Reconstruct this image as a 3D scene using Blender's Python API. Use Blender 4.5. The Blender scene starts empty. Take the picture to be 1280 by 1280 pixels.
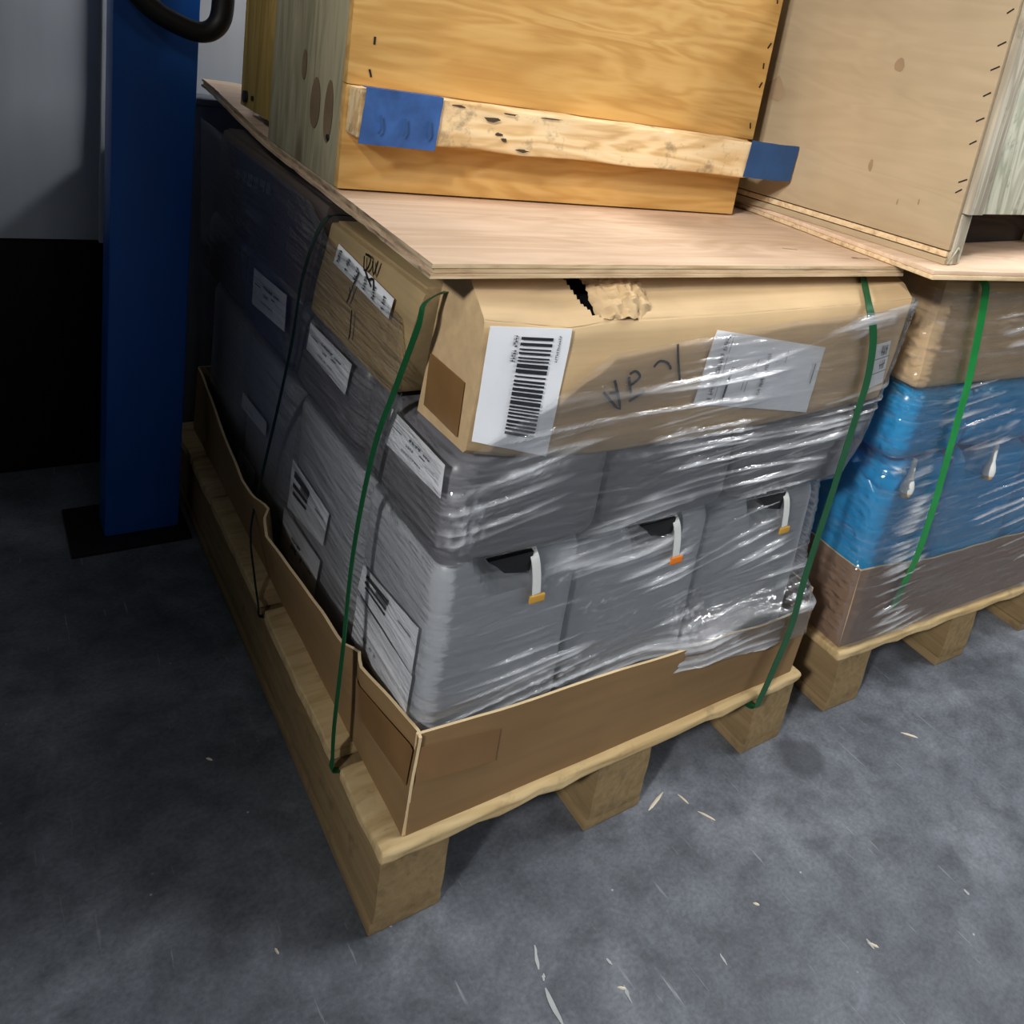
import bpy, bmesh, math, random
from mathutils import Vector, Matrix, noise

random.seed(7)
sc = bpy.context.scene
COL = sc.collection
PI = math.pi

# ------------------------------------------------------------------ camera
cam_d = bpy.data.cameras.new('camera')
cam = bpy.data.objects.new('camera', cam_d)
COL.objects.link(cam)
sc.camera = cam
cam_d.sensor_fit = 'HORIZONTAL'
cam_d.sensor_width = 36.0
cam_d.lens = 36.0 * 1085.46 / 1280
cam_d.shift_x = (640 - 816.62) / 1280
cam_d.shift_y = -(640 - 388.63) / 1280
cam_d.clip_start = 0.02
RW = ((0.77586779, -0.60254788, 0.18698993),      # right
      (-0.02878265, -0.3298856, -0.94358203),     # down
      (0.63023864, 0.72671284, -0.27329053))      # forward
cam.matrix_world = Matrix(((RW[0][0], -RW[1][0], -RW[2][0], -0.38194449),
                           (RW[0][1], -RW[1][1], -RW[2][1], -0.73258853),
                           (RW[0][2], -RW[1][2], -RW[2][2], 1.09005729),
                           (0, 0, 0, 1)))

# ------------------------------------------------------------------ light and exposure
world = bpy.data.worlds.new('world')
sc.world = world
world.use_nodes = True
bg = world.node_tree.nodes['Background']
bg.inputs['Color'].default_value = (0.85, 0.92, 1.0, 1)
bg.inputs['Strength'].default_value = 0.042
sc.view_settings.view_transform = 'Standard'
sc.view_settings.look = 'None'
sc.view_settings.gamma = 1.0
sc.view_settings.use_curve_mapping = False
sc.view_settings.exposure = 0.0


def aim(o, loc, target):
    o.location = loc
    d = Vector(target) - Vector(loc)
    o.rotation_euler = d.to_track_quat('-Z', 'Y').to_euler()


def spot(name, loc, target, watts, size, blend, radius, color=(1, 0.93, 0.82)):
    l = bpy.data.lights.new(name, 'SPOT')
    l.energy = watts
    l.spot_size = math.radians(size)
    l.spot_blend = blend
    l.shadow_soft_size = radius
    l.color = color
    o = bpy.data.objects.new(name, l)
    COL.objects.link(o)
    aim(o, loc, target)


def area(name, loc, target, watts, sx, sy, color=(1, 0.97, 0.92)):
    l = bpy.data.lights.new(name, 'AREA')
    l.shape = 'RECTANGLE'
    l.size = sx
    l.size_y = sy
    l.energy = watts
    l.color = color
    o = bpy.data.objects.new(name, l)
    COL.objects.link(o)
    aim(o, loc, target)


# a shaded lamp to the left whose beam falls on the upper part of the stacks
spot('bay_lamp', (-2.0, -1.6, 3.0), (0.95, 0.4, 1.8), 330, 46, 0.5, 0.10, (1, 0.95, 0.87))
spot('left_fill_spot', (-2.6, -1.6, 2.4), (0.5, -0.42, 0.66), 420, 36, 0.9, 0.15, (1, 0.98, 0.95))  # added fill for the near left faces, no known lamp there
# ceiling tube to the right
area('ceiling_tube', (2.2, -0.45, 3.3), (0.8, -0.1, 0.4), 82, 1.3, 0.15, (0.95, 0.98, 1.0))
area('glint_light_far', (4.4, -3.6, 3.3), (1.2, -0.2, 0.4), 46, 1.5, 0.07, (0.95, 0.98, 1.0))  # this and the following area lights are added for glints on the film
area('glint_light_front', (1.6, -5.0, 3.3), (0.6, 0.0, 0.4), 14, 1.5, 0.04, (0.95, 0.98, 1.0))
area('glint_light_end', (3.8, -7.0, 3.3), (0.6, 0.0, 0.4), 24, 1.5, 0.05, (0.95, 0.98, 1.0))
area('glint_light_near', (0.4, -3.2, 3.3), (0.5, 0.0, 0.4), 9, 1.5, 0.03, (0.95, 0.98, 1.0))
area('glint_light_mid', (3.3, -2.3, 3.3), (0.8, 0.0, 0.4), 12, 1.5, 0.03, (0.95, 0.98, 1.0))
area('glint_light_side', (5.6, -1.6, 3.3), (0.8, 0.0, 0.4), 16, 1.5, 0.04, (0.95, 0.98, 1.0))

# ------------------------------------------------------------------ materials


def srgb(r, g, b):
    f = lambda c: (c / 255 / 12.92) if c / 255 <= 0.04045 else ((c / 255 + 0.055) / 1.055) ** 2.4
    return (f(r), f(g), f(b), 1)


class NT:
    def __init__(self, name):
        self.m = bpy.data.materials.new(name)
        self.m.use_nodes = True
        self.t = self.m.node_tree
        self.n = self.t.nodes
        self.bsdf = self.n['Principled BSDF']
        self.out = self.n['Material Output']
        self.tc = self.n.new('ShaderNodeTexCoord')

    def link(self, a, b):
        self.t.links.new(a, b)

    def map(self, scale=(1, 1, 1), rot=(0, 0, 0), loc=(0, 0, 0)):
        n = self.n.new('ShaderNodeMapping')
        n.inputs['Scale'].default_value = scale
        n.inputs['Rotation'].default_value = rot
        n.inputs['Location'].default_value = loc
        self.link(self.tc.outputs['Object'], n.inputs['Vector'])
        return n.outputs['Vector']

    def noise(self, vec, scale, detail=4, rough=0.55, dist=0.0):
        n = self.n.new('ShaderNodeTexNoise')
        n.inputs['Scale'].default_value = scale
        n.inputs['Detail'].default_value = detail
        n.inputs['Roughness'].default_value = rough
        n.inputs['Distortion'].default_value = dist
        self.link(vec, n.inputs['Vector'])
        return n.outputs['Fac']

    def ramp(self, fac, stops, interp='LINEAR'):
        n = self.n.new('ShaderNodeValToRGB')
        e = n.color_ramp.elements
        n.color_ramp.interpolation = interp
        while len(e) > 1:
            e.remove(e[-1])
        e[0].position = stops[0][0]
        e[0].color = stops[0][1]
        for p, c in stops[1:]:
            k = e.new(p)
            k.color = c
        self.link(fac, n.inputs['Fac'])
        return n.outputs['Color']

    def mix(self, fac, a, b, mode='MIX'):
        n = self.n.new('ShaderNodeMix')
        n.data_type = 'RGBA'
        n.blend_type = mode
        for sock, v in ((n.inputs[0], fac), (n.inputs[6], a), (n.inputs[7], b)):
            if hasattr(v, 'links') or hasattr(v, 'is_linked'):
                self.link(v, sock)
            else:
                sock.default_value = v
        return n.outputs[2]

    def math(self, op, a, b=0.0):
        n = self.n.new('ShaderNodeMath')
        n.operation = op
        for sock, v in ((n.inputs[0], a), (n.inputs[1], b)):
            if hasattr(v, 'is_linked'):
                self.link(v, sock)
            else:
                sock.default_value = v
        return n.outputs[0]

    def bump(self, h, strength=0.2, dist=0.002):
        n = self.n.new('ShaderNodeBump')
        n.inputs['Strength'].default_value = strength
        n.inputs['Distance'].default_value = dist
        self.link(h, n.inputs['Height'])
        self.link(n.outputs['Normal'], self.bsdf.inputs['Normal'])
        return n.outputs['Normal']

    def base(self, v):
        if hasattr(v, 'is_linked'):
            self.link(v, self.bsdf.inputs['Base Color'])
        else:
            self.bsdf.inputs['Base Color'].default_value = v

    def set(self, **k):
        for a, v in k.items():
            self.bsdf.inputs[a.replace('_', ' ')].default_value = v


W1 = (1, 1, 1, 1)
K0 = (0, 0, 0, 1)


def grey(v):
    return (v, v, v, 1)


def plain(name, col, rough=0.6, spec=0.4, metal=0.0, var=0.12, scale=14):
    t = NT(name)
    f = t.noise(t.map(), scale, 3)
    lo = tuple(c * (1 - var) for c in col[:3]) + (1,)
    hi = tuple(min(1, c * (1 + var)) for c in col[:3]) + (1,)
    t.base(t.ramp(f, [(0.3, lo), (0.7, hi)]))
    t.set(Roughness=rough, Metallic=metal)
    t.bsdf.inputs['Specular IOR Level'].default_value = spec
    t.bump(f, 0.08, 0.002)
    return t.m


def wood(name, c_lo, c_mid, c_hi, axis=0, fine=90, rough=0.75, knots=0.0, knot_col=(0.1, 0.06, 0.03, 1), waves=0.35, dirt=0.0):
    """Sawn wood: long grain along one axis."""
    t = NT(name)
    s = [1.0, 1.0, 1.0]
    s[axis] = 0.07
    v = t.map(tuple(s))
    g1 = t.noise(v, fine, 5, 0.6, 0.4)
    s2 = [1.0, 1.0, 1.0]
    s2[axis] = 0.16
    g2 = t.noise(t.map(tuple(s2)), 14, 3, 0.5, 0.8)
    # grain rings: a wavy function of the wide noise
    ring = t.math('SINE', t.math('MULTIPLY', g2, 46.0))
    ring = t.math('ADD', t.math('MULTIPLY', ring, 0.5), 0.5)
    f = t.math('ADD', t.math('MULTIPLY', g1, 1 - waves), t.math('MULTIPLY', ring, waves))
    c = t.ramp(f, [(0.22, c_lo), (0.5, c_mid), (0.78, c_hi)])
    big = t.noise(t.map(), 5, 3)
    c = t.mix(0.35, c, t.mix(1.0, c, t.ramp(big, [(0.3, grey(0.72)), (0.7, grey(1.2))]), 'MULTIPLY'))
    if knots:
        sk = [1.0, 1.0, 1.0]
        sk[axis] = 0.45
        vo = t.n.new('ShaderNodeTexVoronoi')
        vo.inputs['Scale'].default_value = 5.5
        t.link(t.map(tuple(sk), loc=(0.3, 0.1, 0.55)), vo.inputs['Vector'])
        kf = t.ramp(vo.outputs['Distance'], [(0.0, W1), (0.07, W1), (0.14, K0)])
        c = t.mix(t.math('MULTIPLY', kf, knots), c, knot_col)
    if dirt:
        d = t.noise(t.map(), 22, 6, 0.7)
        df = t.ramp(d, [(0.56, K0), (0.68, W1)])
        c = t.mix(t.math('MULTIPLY', df, dirt), c, (0.07, 0.06, 0.05, 1))
    t.base(c)
    t.set(Roughness=rough)
    t.bsdf.inputs['Specular IOR Level'].default_value = 0.25
    t.bump(f, 0.25, 0.0015)
    return t.m


M = {}
M['pallet'] = wood('pallet_wood', srgb(172, 144, 100), srgb(198, 172, 126), srgb(212, 188, 144), 0, 70, 0.85, 0.0, waves=0.2, dirt=0.3)
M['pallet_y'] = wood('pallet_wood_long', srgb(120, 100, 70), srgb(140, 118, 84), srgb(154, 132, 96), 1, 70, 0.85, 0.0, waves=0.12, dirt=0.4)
M['pine'] = wood('yellow_pine', srgb(186, 140, 76), srgb(203, 160, 94), srgb(214, 174, 110), 0, 60, 0.6, 0.4, srgb(160, 108, 54), waves=0.3)
M['cleat'] = wood('pale_batten', srgb(196, 160, 110), srgb(226, 194, 146), srgb(236, 212, 172), 0, 80, 0.75, 0.25, srgb(150, 110, 66), dirt=0.5)
M['weathered'] = wood('weathered_board', srgb(120, 116, 92), srgb(150, 144, 118), srgb(168, 160, 134), 2, 60, 0.85, 0.6, srgb(92, 72, 50), waves=0.2)
M['olive'] = wood('olive_board', srgb(128, 106, 52), srgb(156, 132, 72), srgb(170, 146, 86), 2, 50, 0.8, 0.3, srgb(70, 52, 30), waves=0.2)
M['ply'] = wood('plywood_face', srgb(198, 168, 140), srgb(214, 186, 160), srgb(226, 200, 176), 0, 26, 0.6, 0.0, waves=0.2)
M['ply_edge'] = wood('plywood_edge', srgb(160, 128, 90), srgb(212, 186, 148), srgb(230, 208, 172), 0, 120, 0.8, 0.0, waves=0.15, dirt=0.2)
M['ply_worn'] = wood('worn_plywood_edge', srgb(60, 52, 42), srgb(176, 156, 128), srgb(216, 196, 168), 1, 120, 0.85, 0.0, waves=0.15, dirt=0.7)
M['ply_tan'] = wood('tan_plywood', srgb(164, 145, 116), srgb(174, 154, 125), srgb(182, 163, 134), 1, 18, 0.55, 0.3, srgb(134, 110, 84), waves=0.12)
M['grey_wood'] = wood('grey_timber', srgb(140, 130, 114), srgb(176, 166, 148), srgb(204, 196, 178), 2, 40, 0.85, 0.0, waves=0.3, dirt=0.35)
M['pale_wood'] = wood('pale_peeling_board', srgb(150, 152, 132), srgb(196, 196, 176), srgb(220, 218, 200), 2, 24, 0.85, 0.0, waves=0.3, dirt=0.55)


def card(name, col, streak=0.1, axis=0):
    t = NT(name)
    s = [1, 1, 1]
    s[axis] = 0.05
    f = t.noise(t.map(tuple(s)), 60, 4)
    g = t.noise(t.map(), 6, 3)
    a = tuple(c * (1 - streak) for c in col[:3]) + (1,)
    b = tuple(min(1, c * (1 + streak)) for c in col[:3]) + (1,)
    c = t.ramp(f, [(0.3, a), (0.7, b)])
    c = t.mix(1.0, c, t.ramp(g, [(0.3, grey(0.88)), (0.7, grey(1.08))]), 'MULTIPLY')
    t.base(c)
    t.set(Roughness=0.72)
    t.bsdf.inputs['Specular IOR Level'].default_value = 0.3
    t.bump(g, 0.3, 0.006)
    return t.m


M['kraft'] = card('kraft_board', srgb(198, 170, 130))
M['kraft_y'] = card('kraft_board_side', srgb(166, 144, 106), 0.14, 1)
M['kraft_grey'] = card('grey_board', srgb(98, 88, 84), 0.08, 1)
M['tray'] = card('tray_board', srgb(134, 106, 72), 0.06)
M['tray_y'] = card('tray_board_side', srgb(142, 114, 78), 0.06, 1)
M['tray_dark'] = card('tray_board_brown', srgb(140, 112, 90), 0.06)
M['board_edge'] = plain('board_cut_edge', srgb(222, 196, 152), 0.8)
M['brown_tape'] = plain('brown_tape', srgb(128, 96, 60), 0.28, 0.5)
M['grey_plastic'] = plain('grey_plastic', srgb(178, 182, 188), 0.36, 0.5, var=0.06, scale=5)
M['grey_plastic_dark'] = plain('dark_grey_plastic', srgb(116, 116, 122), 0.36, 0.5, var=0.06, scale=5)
M['blue_plastic'] = plain('blue_plastic', srgb(0, 144, 204), 0.25, 0.5, var=0.08, scale=5)
M['blue_plastic_dull'] = plain('dull_blue_plastic', srgb(34, 112, 158), 0.3, 0.5, var=0.08, scale=5)
M['white_plastic'] = plain('white_plastic', srgb(214, 216, 214), 0.4)
M['orange'] = plain('orange_plastic', srgb(226, 124, 30), 0.5)
M['ochre'] = plain('ochre_plastic', srgb(190, 146, 60), 0.5)
M['tan_cap'] = plain('tan_plastic', srgb(206, 168, 122), 0.5)
M['label'] = plain('label_paper', srgb(238, 241, 246), 0.45, var=0.03)
M['ink'] = plain('black_ink', srgb(38, 40, 48), 0.6, var=0.1)
M['ink_grey'] = plain('grey_ink', srgb(120, 124, 130), 0.6, var=0.1)
M['ink_pale'] = plain('pale_print', srgb(150, 146, 144), 0.6, var=0.2)
M['marker'] = plain('marker_ink', srgb(26, 22, 20), 0.5)
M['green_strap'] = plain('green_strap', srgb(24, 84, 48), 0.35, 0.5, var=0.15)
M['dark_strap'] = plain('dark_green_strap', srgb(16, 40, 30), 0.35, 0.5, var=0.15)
M['bright_strap'] = plain('bright_green_strap', srgb(26, 138, 62), 0.35, 0.5, var=0.15)
M['blue_tape'] = plain('blue_tape', srgb(48, 86, 146), 0.55, var=0.25, scale=40)
M['navy_tape'] = plain('navy_tape', srgb(38, 76, 124), 0.55, var=0.12)
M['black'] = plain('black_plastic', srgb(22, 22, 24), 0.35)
M['rubber'] = plain('black_rubber', srgb(15, 16, 17), 0.5)
M['steel'] = plain('dark_steel', srgb(44, 44, 46), 0.5, metal=0.6)
M['splinter'] = plain('splinter_wood', srgb(226, 214, 190), 0.8)
M['fleck'] = plain('old_white_paint', srgb(170, 172, 172), 0.8, var=0.15)
M['dark_panel'] = plain('black_steel_panel', srgb(14, 14, 15), 0.6, 0.2)
M['grey_machine'] = plain('grey_enamel', srgb(112, 114, 120), 0.5)


def column_paint():
    t = NT('blue_enamel')
    f = t.noise(t.map((1, 1, 0.1)), 9, 4)
    t.base(t.ramp(f, [(0.3, srgb(14, 80, 164)), (0.7, srgb(22, 96, 186))]))
    t.set(Roughness=0.42)
    t.bump(t.noise(t.map((1, 1, 0.1)), 40), 0.06, 0.002)
    return t.m


M['column'] = column_paint()


def wall_paint():
    t = NT('white_wall_paint')
    f = t.noise(t.map((1, 1, 0.12)), 7, 4)
    c = t.ramp(f, [(0.3, srgb(166, 171, 177)), (0.7, srgb(192, 196, 201))])
    t.base(c)
    t.set(Roughness=0.6)
    return t.m


M['wall'] = wall_paint()


def floor_mat():
    t = NT('worn_concrete_floor')
    v = t.map()
    big = t.noise(v, 3.2, 6, 0.62, 0.5)
    mid = t.noise(v, 13, 6, 0.68, 0.3)
    fine = t.noise(v, 160, 3, 0.6)
    c = t.ramp(big, [(0.28, srgb(76, 80, 86)), (0.5, srgb(99, 103, 110)), (0.74, srgb(132, 136, 143))])
    c = t.mix(1.0, c, t.ramp(mid, [(0.26, grey(0.5)), (0.5, grey(0.98)), (0.75, grey(1.4))]), 'MULTIPLY')
    c = t.mix(0.5, c, t.mix(1.0, c, t.ramp(fine, [(0.3, grey(0.6)), (0.7, grey(1.35))]), 'MULTIPLY'))
    # scuffs: fine directional scratches
    sc1 = t.noise(t.map((1, 0.07, 1), rot=(0, 0, math.radians(-38))), 130, 3, 0.6)
    c = t.mix(t.ramp(sc1, [(0.66, K0), (0.76, grey(0.5))]), c, srgb(168, 170, 172))
    # specks of grit
    vo = t.n.new('ShaderNodeTexVoronoi')
    vo.inputs['Scale'].default_value = 26
    t.link(v, vo.inputs['Vector'])
    sp = t.ramp(vo.outputs['Distance'], [(0.0, W1), (0.035, W1), (0.06, K0)])
    pick = t.ramp(t.noise(v, 31, 2), [(0.56, K0), (0.62, W1)])
    c = t.mix(t.math('MULTIPLY', t.math('MULTIPLY', sp, pick), 0.75), c, srgb(190, 188, 182))
    # a round oil stain with ragged rim
    geo = t.n.new('ShaderNodeVectorMath')
    geo.operation = 'DISTANCE'
    wob = t.n.new('ShaderNodeVectorMath')
    wob.operation = 'ADD'
    nz = t.n.new('ShaderNodeTexNoise')
    nz.inputs['Scale'].default_value = 30
    t.link(v, nz.inputs['Vector'])
    scl = t.n.new('ShaderNodeVectorMath')
    scl.operation = 'SCALE'
    scl.inputs['Scale'].default_value = 0.03
    t.link(nz.outputs['Color'], scl.inputs[0])
    t.link(v, wob.inputs[0])
    t.link(scl.outputs[0], wob.inputs[1])
    t.link(wob.outputs[0], geo.inputs[0])
    geo.inputs[1].default_value = (0.755 - 1.0, -0.033 + 0.95, 0.015)
    st = t.ramp(geo.outputs['Value'], [(0.0, W1), (0.034, W1), (0.05, K0)])
    c = t.mix(t.math('MULTIPLY', st, 0.6), c, srgb(48, 50, 56))
    t.base(c)
    t.link(t.ramp(mid, [(0.3, grey(0.45)), (0.7, grey(0.7))]), t.bsdf.inputs['Roughness'])
    t.bsdf.inputs['Specular IOR Level'].default_value = 0.35
    t.bump(fine, 0.25, 0.001)
    return t.m


M['floor'] = floor_mat()


def film_mat(name, haze, tint=(0.8, 0.82, 0.86, 1), streak=0.25):
    """Clear stretch film: mostly see-through, glossy, hazy along its creases."""
    t = NT(name)
    v = t.map((0.3, 0.3, 5.0))
    cre = t.noise(v, 22, 5, 0.6, 0.5)
    fine = t.noise(t.map((0.5, 0.5, 3.0), rot=(0.0, math.radians(7), 0.0)), 55, 3, 0.6)
    h = t.math('ADD', t.math('MULTIPLY', cre, 0.7), t.math('MULTIPLY', fine, 0.3))
    # patches of very fine crinkle
    crk = t.noise(t.map((0.5, 0.5, 1.4)), 150, 2, 0.5)
    msk = t.ramp(t.noise(t.map((0.6, 0.6, 1.6)), 11, 2), [(0.5, K0), (0.66, W1)])
    h2 = t.math('ADD', h, t.math('MULTIPLY', t.math('MULTIPLY', crk, msk), 0.45))
    bump = t.n.new('ShaderNodeBump')
    bump.inputs['Strength'].default_value = 0.38
    bump.inputs['Distance'].default_value = 0.006
    t.link(h2, bump.inputs['Height'])
    t.set(Roughness=0.13)
    t.base(tint)
    t.bsdf.inputs['Specular IOR Level'].default_value = 0.9
    t.link(bump.outputs['Normal'], t.bsdf.inputs['Normal'])
    at = t.n.new('ShaderNodeAttribute')
    at.attribute_name = 'crease'
    tr = t.n.new('ShaderNodeBsdfTransparent')
    gl = t.n.new('ShaderNodeBsdfGlossy')
    gl.inputs['Roughness'].default_value = 0.05
    gl.inputs['Color'].default_value = (1, 1, 1, 1)
    t.link(bump.outputs['Normal'], gl.inputs['Normal'])
    lw = t.n.new('ShaderNodeLayerWeight')
    lw.inputs['Blend'].default_value = 0.25
    t.link(bump.outputs['Normal'], lw.inputs['Normal'])
    m0 = t.n.new('ShaderNodeMixShader')      # clear + gloss
    t.link(t.math('ADD', t.math('MULTIPLY', lw.outputs['Fresnel'], 0.75), 0.10), m0.inputs[0])
    t.link(tr.outputs[0], m0.inputs[1])
    t.link(gl.outputs[0], m0.inputs[2])
    m1 = t.n.new('ShaderNodeMixShader')      # + milky creases
    cr = t.ramp(h, [(0.5, grey(haze)), (0.6, grey(haze + streak * 0.3)), (0.68, grey(haze + streak))])
    t.link(t.math('ADD', cr, t.math('MULTIPLY', at.outputs['Fac'], 0.46)), m1.inputs[0])
    t.link(m0.outputs[0], m1.inputs[1])
    t.link(t.bsdf.outputs[0], m1.inputs[2])
    t.link(m1.outputs[0], t.out.inputs['Surface'])
    return t.m


M['film'] = film_mat('stretch_film', 0.03, streak=0.14)
M['film_tail'] = film_mat('loose_film', 0.3)

# ------------------------------------------------------------------ object helpers
OFF = {}                                            # authored-frame offset of every root
IDENT = Matrix.Identity(4)
T_A = IDENT
T_C = Matrix.Translation((0.852, 0.004, 0)) @ Matrix.Rotation(math.radians(-3.0), 4, 'Z')


def props(o, label=None, cat=None, group=None, kind=None):
    if label:
        o['label'] = label
    if cat:
        o['category'] = cat
    if group:
        o['group'] = group
    if kind:
        o['kind'] = kind


def thing(name, label, cat, loc, T=IDENT, group=None):
    o = bpy.data.objects.new(name, None)
    o.empty_display_size = 0.05
    COL.objects.link(o)
    o.matrix_world = T @ Matrix.Translation(loc)
    OFF[o.name] = Vector(loc)
    props(o, label, cat, group)
    return o


def obj(name, vf, mat, parent=None, T=IDENT, smooth=35, label=None, cat=None, group=None, kind=None):
    """One mesh object from authored-frame verts; vf = (verts, faces[, material slots per face])."""
    verts, faces = vf[0], vf[1]
    if parent is None:
        xs = [v[0] for v in verts]
        ys = [v[1] for v in verts]
        zs = [v[2] for v in verts]
        off = Vector(((min(xs) + max(xs)) / 2, (min(ys) + max(ys)) / 2, min(zs)))
    else:
        off = OFF[parent.name]
    me = bpy.data.meshes.new(name)
    me.from_pydata([(v[0] - off.x, v[1] - off.y, v[2] - off.z) for v in verts], [], faces)
    mats = mat if isinstance(mat, (list, tuple)) else [mat]
    for m in mats:
        me.materials.append(M[m])
    if len(vf) > 2:
        me.polygons.foreach_set('material_index', vf[2])
    me.update()
    if smooth:
        me.polygons.foreach_set('use_smooth', [True] * len(me.polygons))
        me.set_sharp_from_angle(angle=math.radians(smooth))
    o = bpy.data.objects.new(name, me)
    COL.objects.link(o)
    OFF[o.name] = off
    if parent is None:
        o.matrix_world = T @ Matrix.Translation(off)
    else:
        o.parent = parent
    props(o, label, cat, group, kind)
    return o


def join(*vfs):
    V, F, S = [], [], []
    for vf in vfs:
        n = len(V)
        V += list(vf[0])
        F += [tuple(i + n for i in f) for f in vf[1]]
        S += list(vf[2]) if len(vf) > 2 else [0] * len(vf[1])
    return V, F, S


def slot(vf, k):
    return vf[0], vf[1], [k] * len(vf[1])


def box(lo, hi, bev=0.0):
    bm = bmesh.new()
    bmesh.ops.create_cube(bm, size=1.0)
    for v in bm.verts:
        v.co = Vector([lo[i] + (hi[i] - lo[i]) * (v.co[i] + 0.5) for i in range(3)])
    if bev:
        bmesh.ops.bevel(bm, geom=list(bm.edges), offset=bev, segments=2, profile=0.6, affect='EDGES')
    bm.verts.ensure_lookup_table()
    r = ([tuple(v.co) for v in bm.verts], [tuple(v.index for v in f.verts) for f in bm.faces])
    bm.free()
    return r


def grid(fn, nu, nv, flip=False, keep=None):
    V = [tuple(fn(i / nu, j / nv)) for i in range(nu + 1) for j in range(nv + 1)]
    F = []
    for i in range(nu):
        for j in range(nv):
            if keep and not keep((i + 0.5) / nu, (j + 0.5) / nv):
                continue
            a = i * (nv + 1) + j
            q = (a, a + nv + 1, a + nv + 2, a + 1)
            F.append(q[::-1] if flip else q)
    return V, F


def sheet(fn, nu, nv, thick, keep=None):
    """A sheet with real thickness: fn(u, v) -> (point, unit normal)."""
    a = grid(lambda u, v: fn(u, v)[0], nu, nv, keep=keep)
    b = grid(lambda u, v: Vector(fn(u, v)[0]) - Vector(fn(u, v)[1]) * thick, nu, nv, True, keep)
    n = len(a[0])
    V = a[0] + b[0]
    F = a[1] + [tuple(i + n for i in f) for f in b[1]]
    if keep is None:
        rim = [(i, 0) for i in range(nu)] + [(nu, j) for j in range(nv)] + [(nu - i, nv) for i in range(nu)] + [(0, nv - j) for j in range(nv)]
        ids = [i * (nv + 1) + j for i, j in rim]
        S = [0] * len(F)
        for k in range(len(ids)):
            p, q = ids[k], ids[(k + 1) % len(ids)]
            F.append((q, p, p + n, q + n))
            S.append(1)
        return V, F, S
    return V, F, [0] * len(F)


def lerp(a, b, t):
    return a + (b - a) * t


def smooth01(t):
    t = max(0.0, min(1.0, t))
    return t * t * (3 - 2 * t)


def pw(x, pts):
    """Piecewise-linear lookup."""
    if x <= pts[0][0]:
        return pts[0][1]
    for (a, fa), (b, fb) in zip(pts, pts[1:]):
        if x <= b:
            return fa + (fb - fa) * (x - a) / (b - a)
    return pts[-1][1]


def nz(x, y, z):
    return noise.noise(Vector((x, y, z)))


def rbox(lo, hi, r, n=14, warp=None):
    """Box with generously rounded edges, optional warp(point, unit) -> point."""
    lo, hi = Vector(lo), Vector(hi)
    half = (hi - lo) / 2
    cen = (hi + lo) / 2
    bm = bmesh.new()
    bmesh.ops.create_cube(bm, size=2.0)
    bmesh.ops.subdivide_edges(bm, edges=list(bm.edges), cuts=n, use_grid_fill=True)
    for v in bm.verts:
        p = Vector()
        for i in range(3):
            # denser spacing towards the edges
            t = v.co[i]
            t = math.sin(t * PI / 2) * 0.45 + t * 0.55
            p[i] = t * half[i]
        inner = Vector([max(-(half[i] - r), min(half[i] - r, p[i])) for i in range(3)])
        d = p - inner
        if d.length > 1e-9:
            p = inner + d.normalized() * r
        q = p + cen
        if warp:
            q = warp(q, Vector([p[i] / half[i] for i in range(3)]))
        v.co = q
    bm.verts.ensure_lookup_table()
    out = ([tuple(v.co) for v in bm.verts], [tuple(v.index for v in f.verts) for f in bm.faces])
    bm.free()
    return out


def ribbon(pts, nrm, width, thick, sub=6):
    """Flat strap along a smoothed path; nrm = outward normal per point."""
    P = [Vector(p) for p in pts]
    N = [Vector(n).normalized() for n in nrm]
    path, nn = [], []
    for i in range(len(P) - 1):
        p0 = P[max(0, i - 1)]
        p1, p2 = P[i], P[i + 1]
        p3 = P[min(len(P) - 1, i + 2)]
        for k in range(sub):
            t = k / sub
            path.append(0.5 * ((2 * p1) + (p2 - p0) * t + (2 * p0 - 5 * p1 + 4 * p2 - p3) * t * t + (3 * p1 - p0 - 3 * p2 + p3) * t ** 3))
            nn.append((N[i] * (1 - t) + N[i + 1] * t).normalized())
    path.append(P[-1])
    nn.append(N[-1])
    V, F = [], []
    for i, p in enumerate(path):
        tan = (path[min(i + 1, len(path) - 1)] - path[max(i - 1, 0)]).normalized()
        side = tan.cross(nn[i]).normalized() * width / 2
        n = nn[i]
        V += [tuple(p - side), tuple(p + side), tuple(p + side + n * thick), tuple(p - side + n * thick)]
        if i:
            a = (i - 1) * 4
            b = i * 4
            for k in range(4):
                F.append((a + k, a + (k + 1) % 4, b + (k + 1) % 4, b + k))
    F.append((3, 2, 1, 0))
    e = len(V) - 4
    F.append((e, e + 1, e + 2, e + 3))
    return V, F


def tube(pts, r, n=14, sub=8):
    P = [Vector(p) for p in pts]
    path = []
    for i in range(len(P) - 1):
        p0 = P[max(0, i - 1)]
        p1, p2 = P[i], P[i + 1]
        p3 = P[min(len(P) - 1, i + 2)]
        for k in range(sub):
            t = k / sub
            path.append(0.5 * ((2 * p1) + (p2 - p0) * t + (2 * p0 - 5 * p1 + 4 * p2 - p3) * t * t + (3 * p1 - p0 - 3 * p2 + p3) * t ** 3))
    path.append(P[-1])
    V, F = [], []
    ref = Vector((0.13, 1, 0.21)).normalized()
    for i, p in enumerate(path):
        tan = (path[min(i + 1, len(path) - 1)] - path[max(i - 1, 0)]).normalized()
        a = tan.cross(ref).normalized()
        b = tan.cross(a)
        for k in range(n):
            an = 2 * PI * k / n
            V.append(tuple(p + (a * math.cos(an) + b * math.sin(an)) * r))
        if i:
            q = (i - 1) * n
            w = i * n
            for k in range(n):
                F.append((q + k, q + (k + 1) % n, w + (k + 1) % n, w + k))
    F.append(tuple(range(n))[::-1])
    F.append(tuple(len(V) - n + k for k in range(n)))
    return V, F


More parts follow.
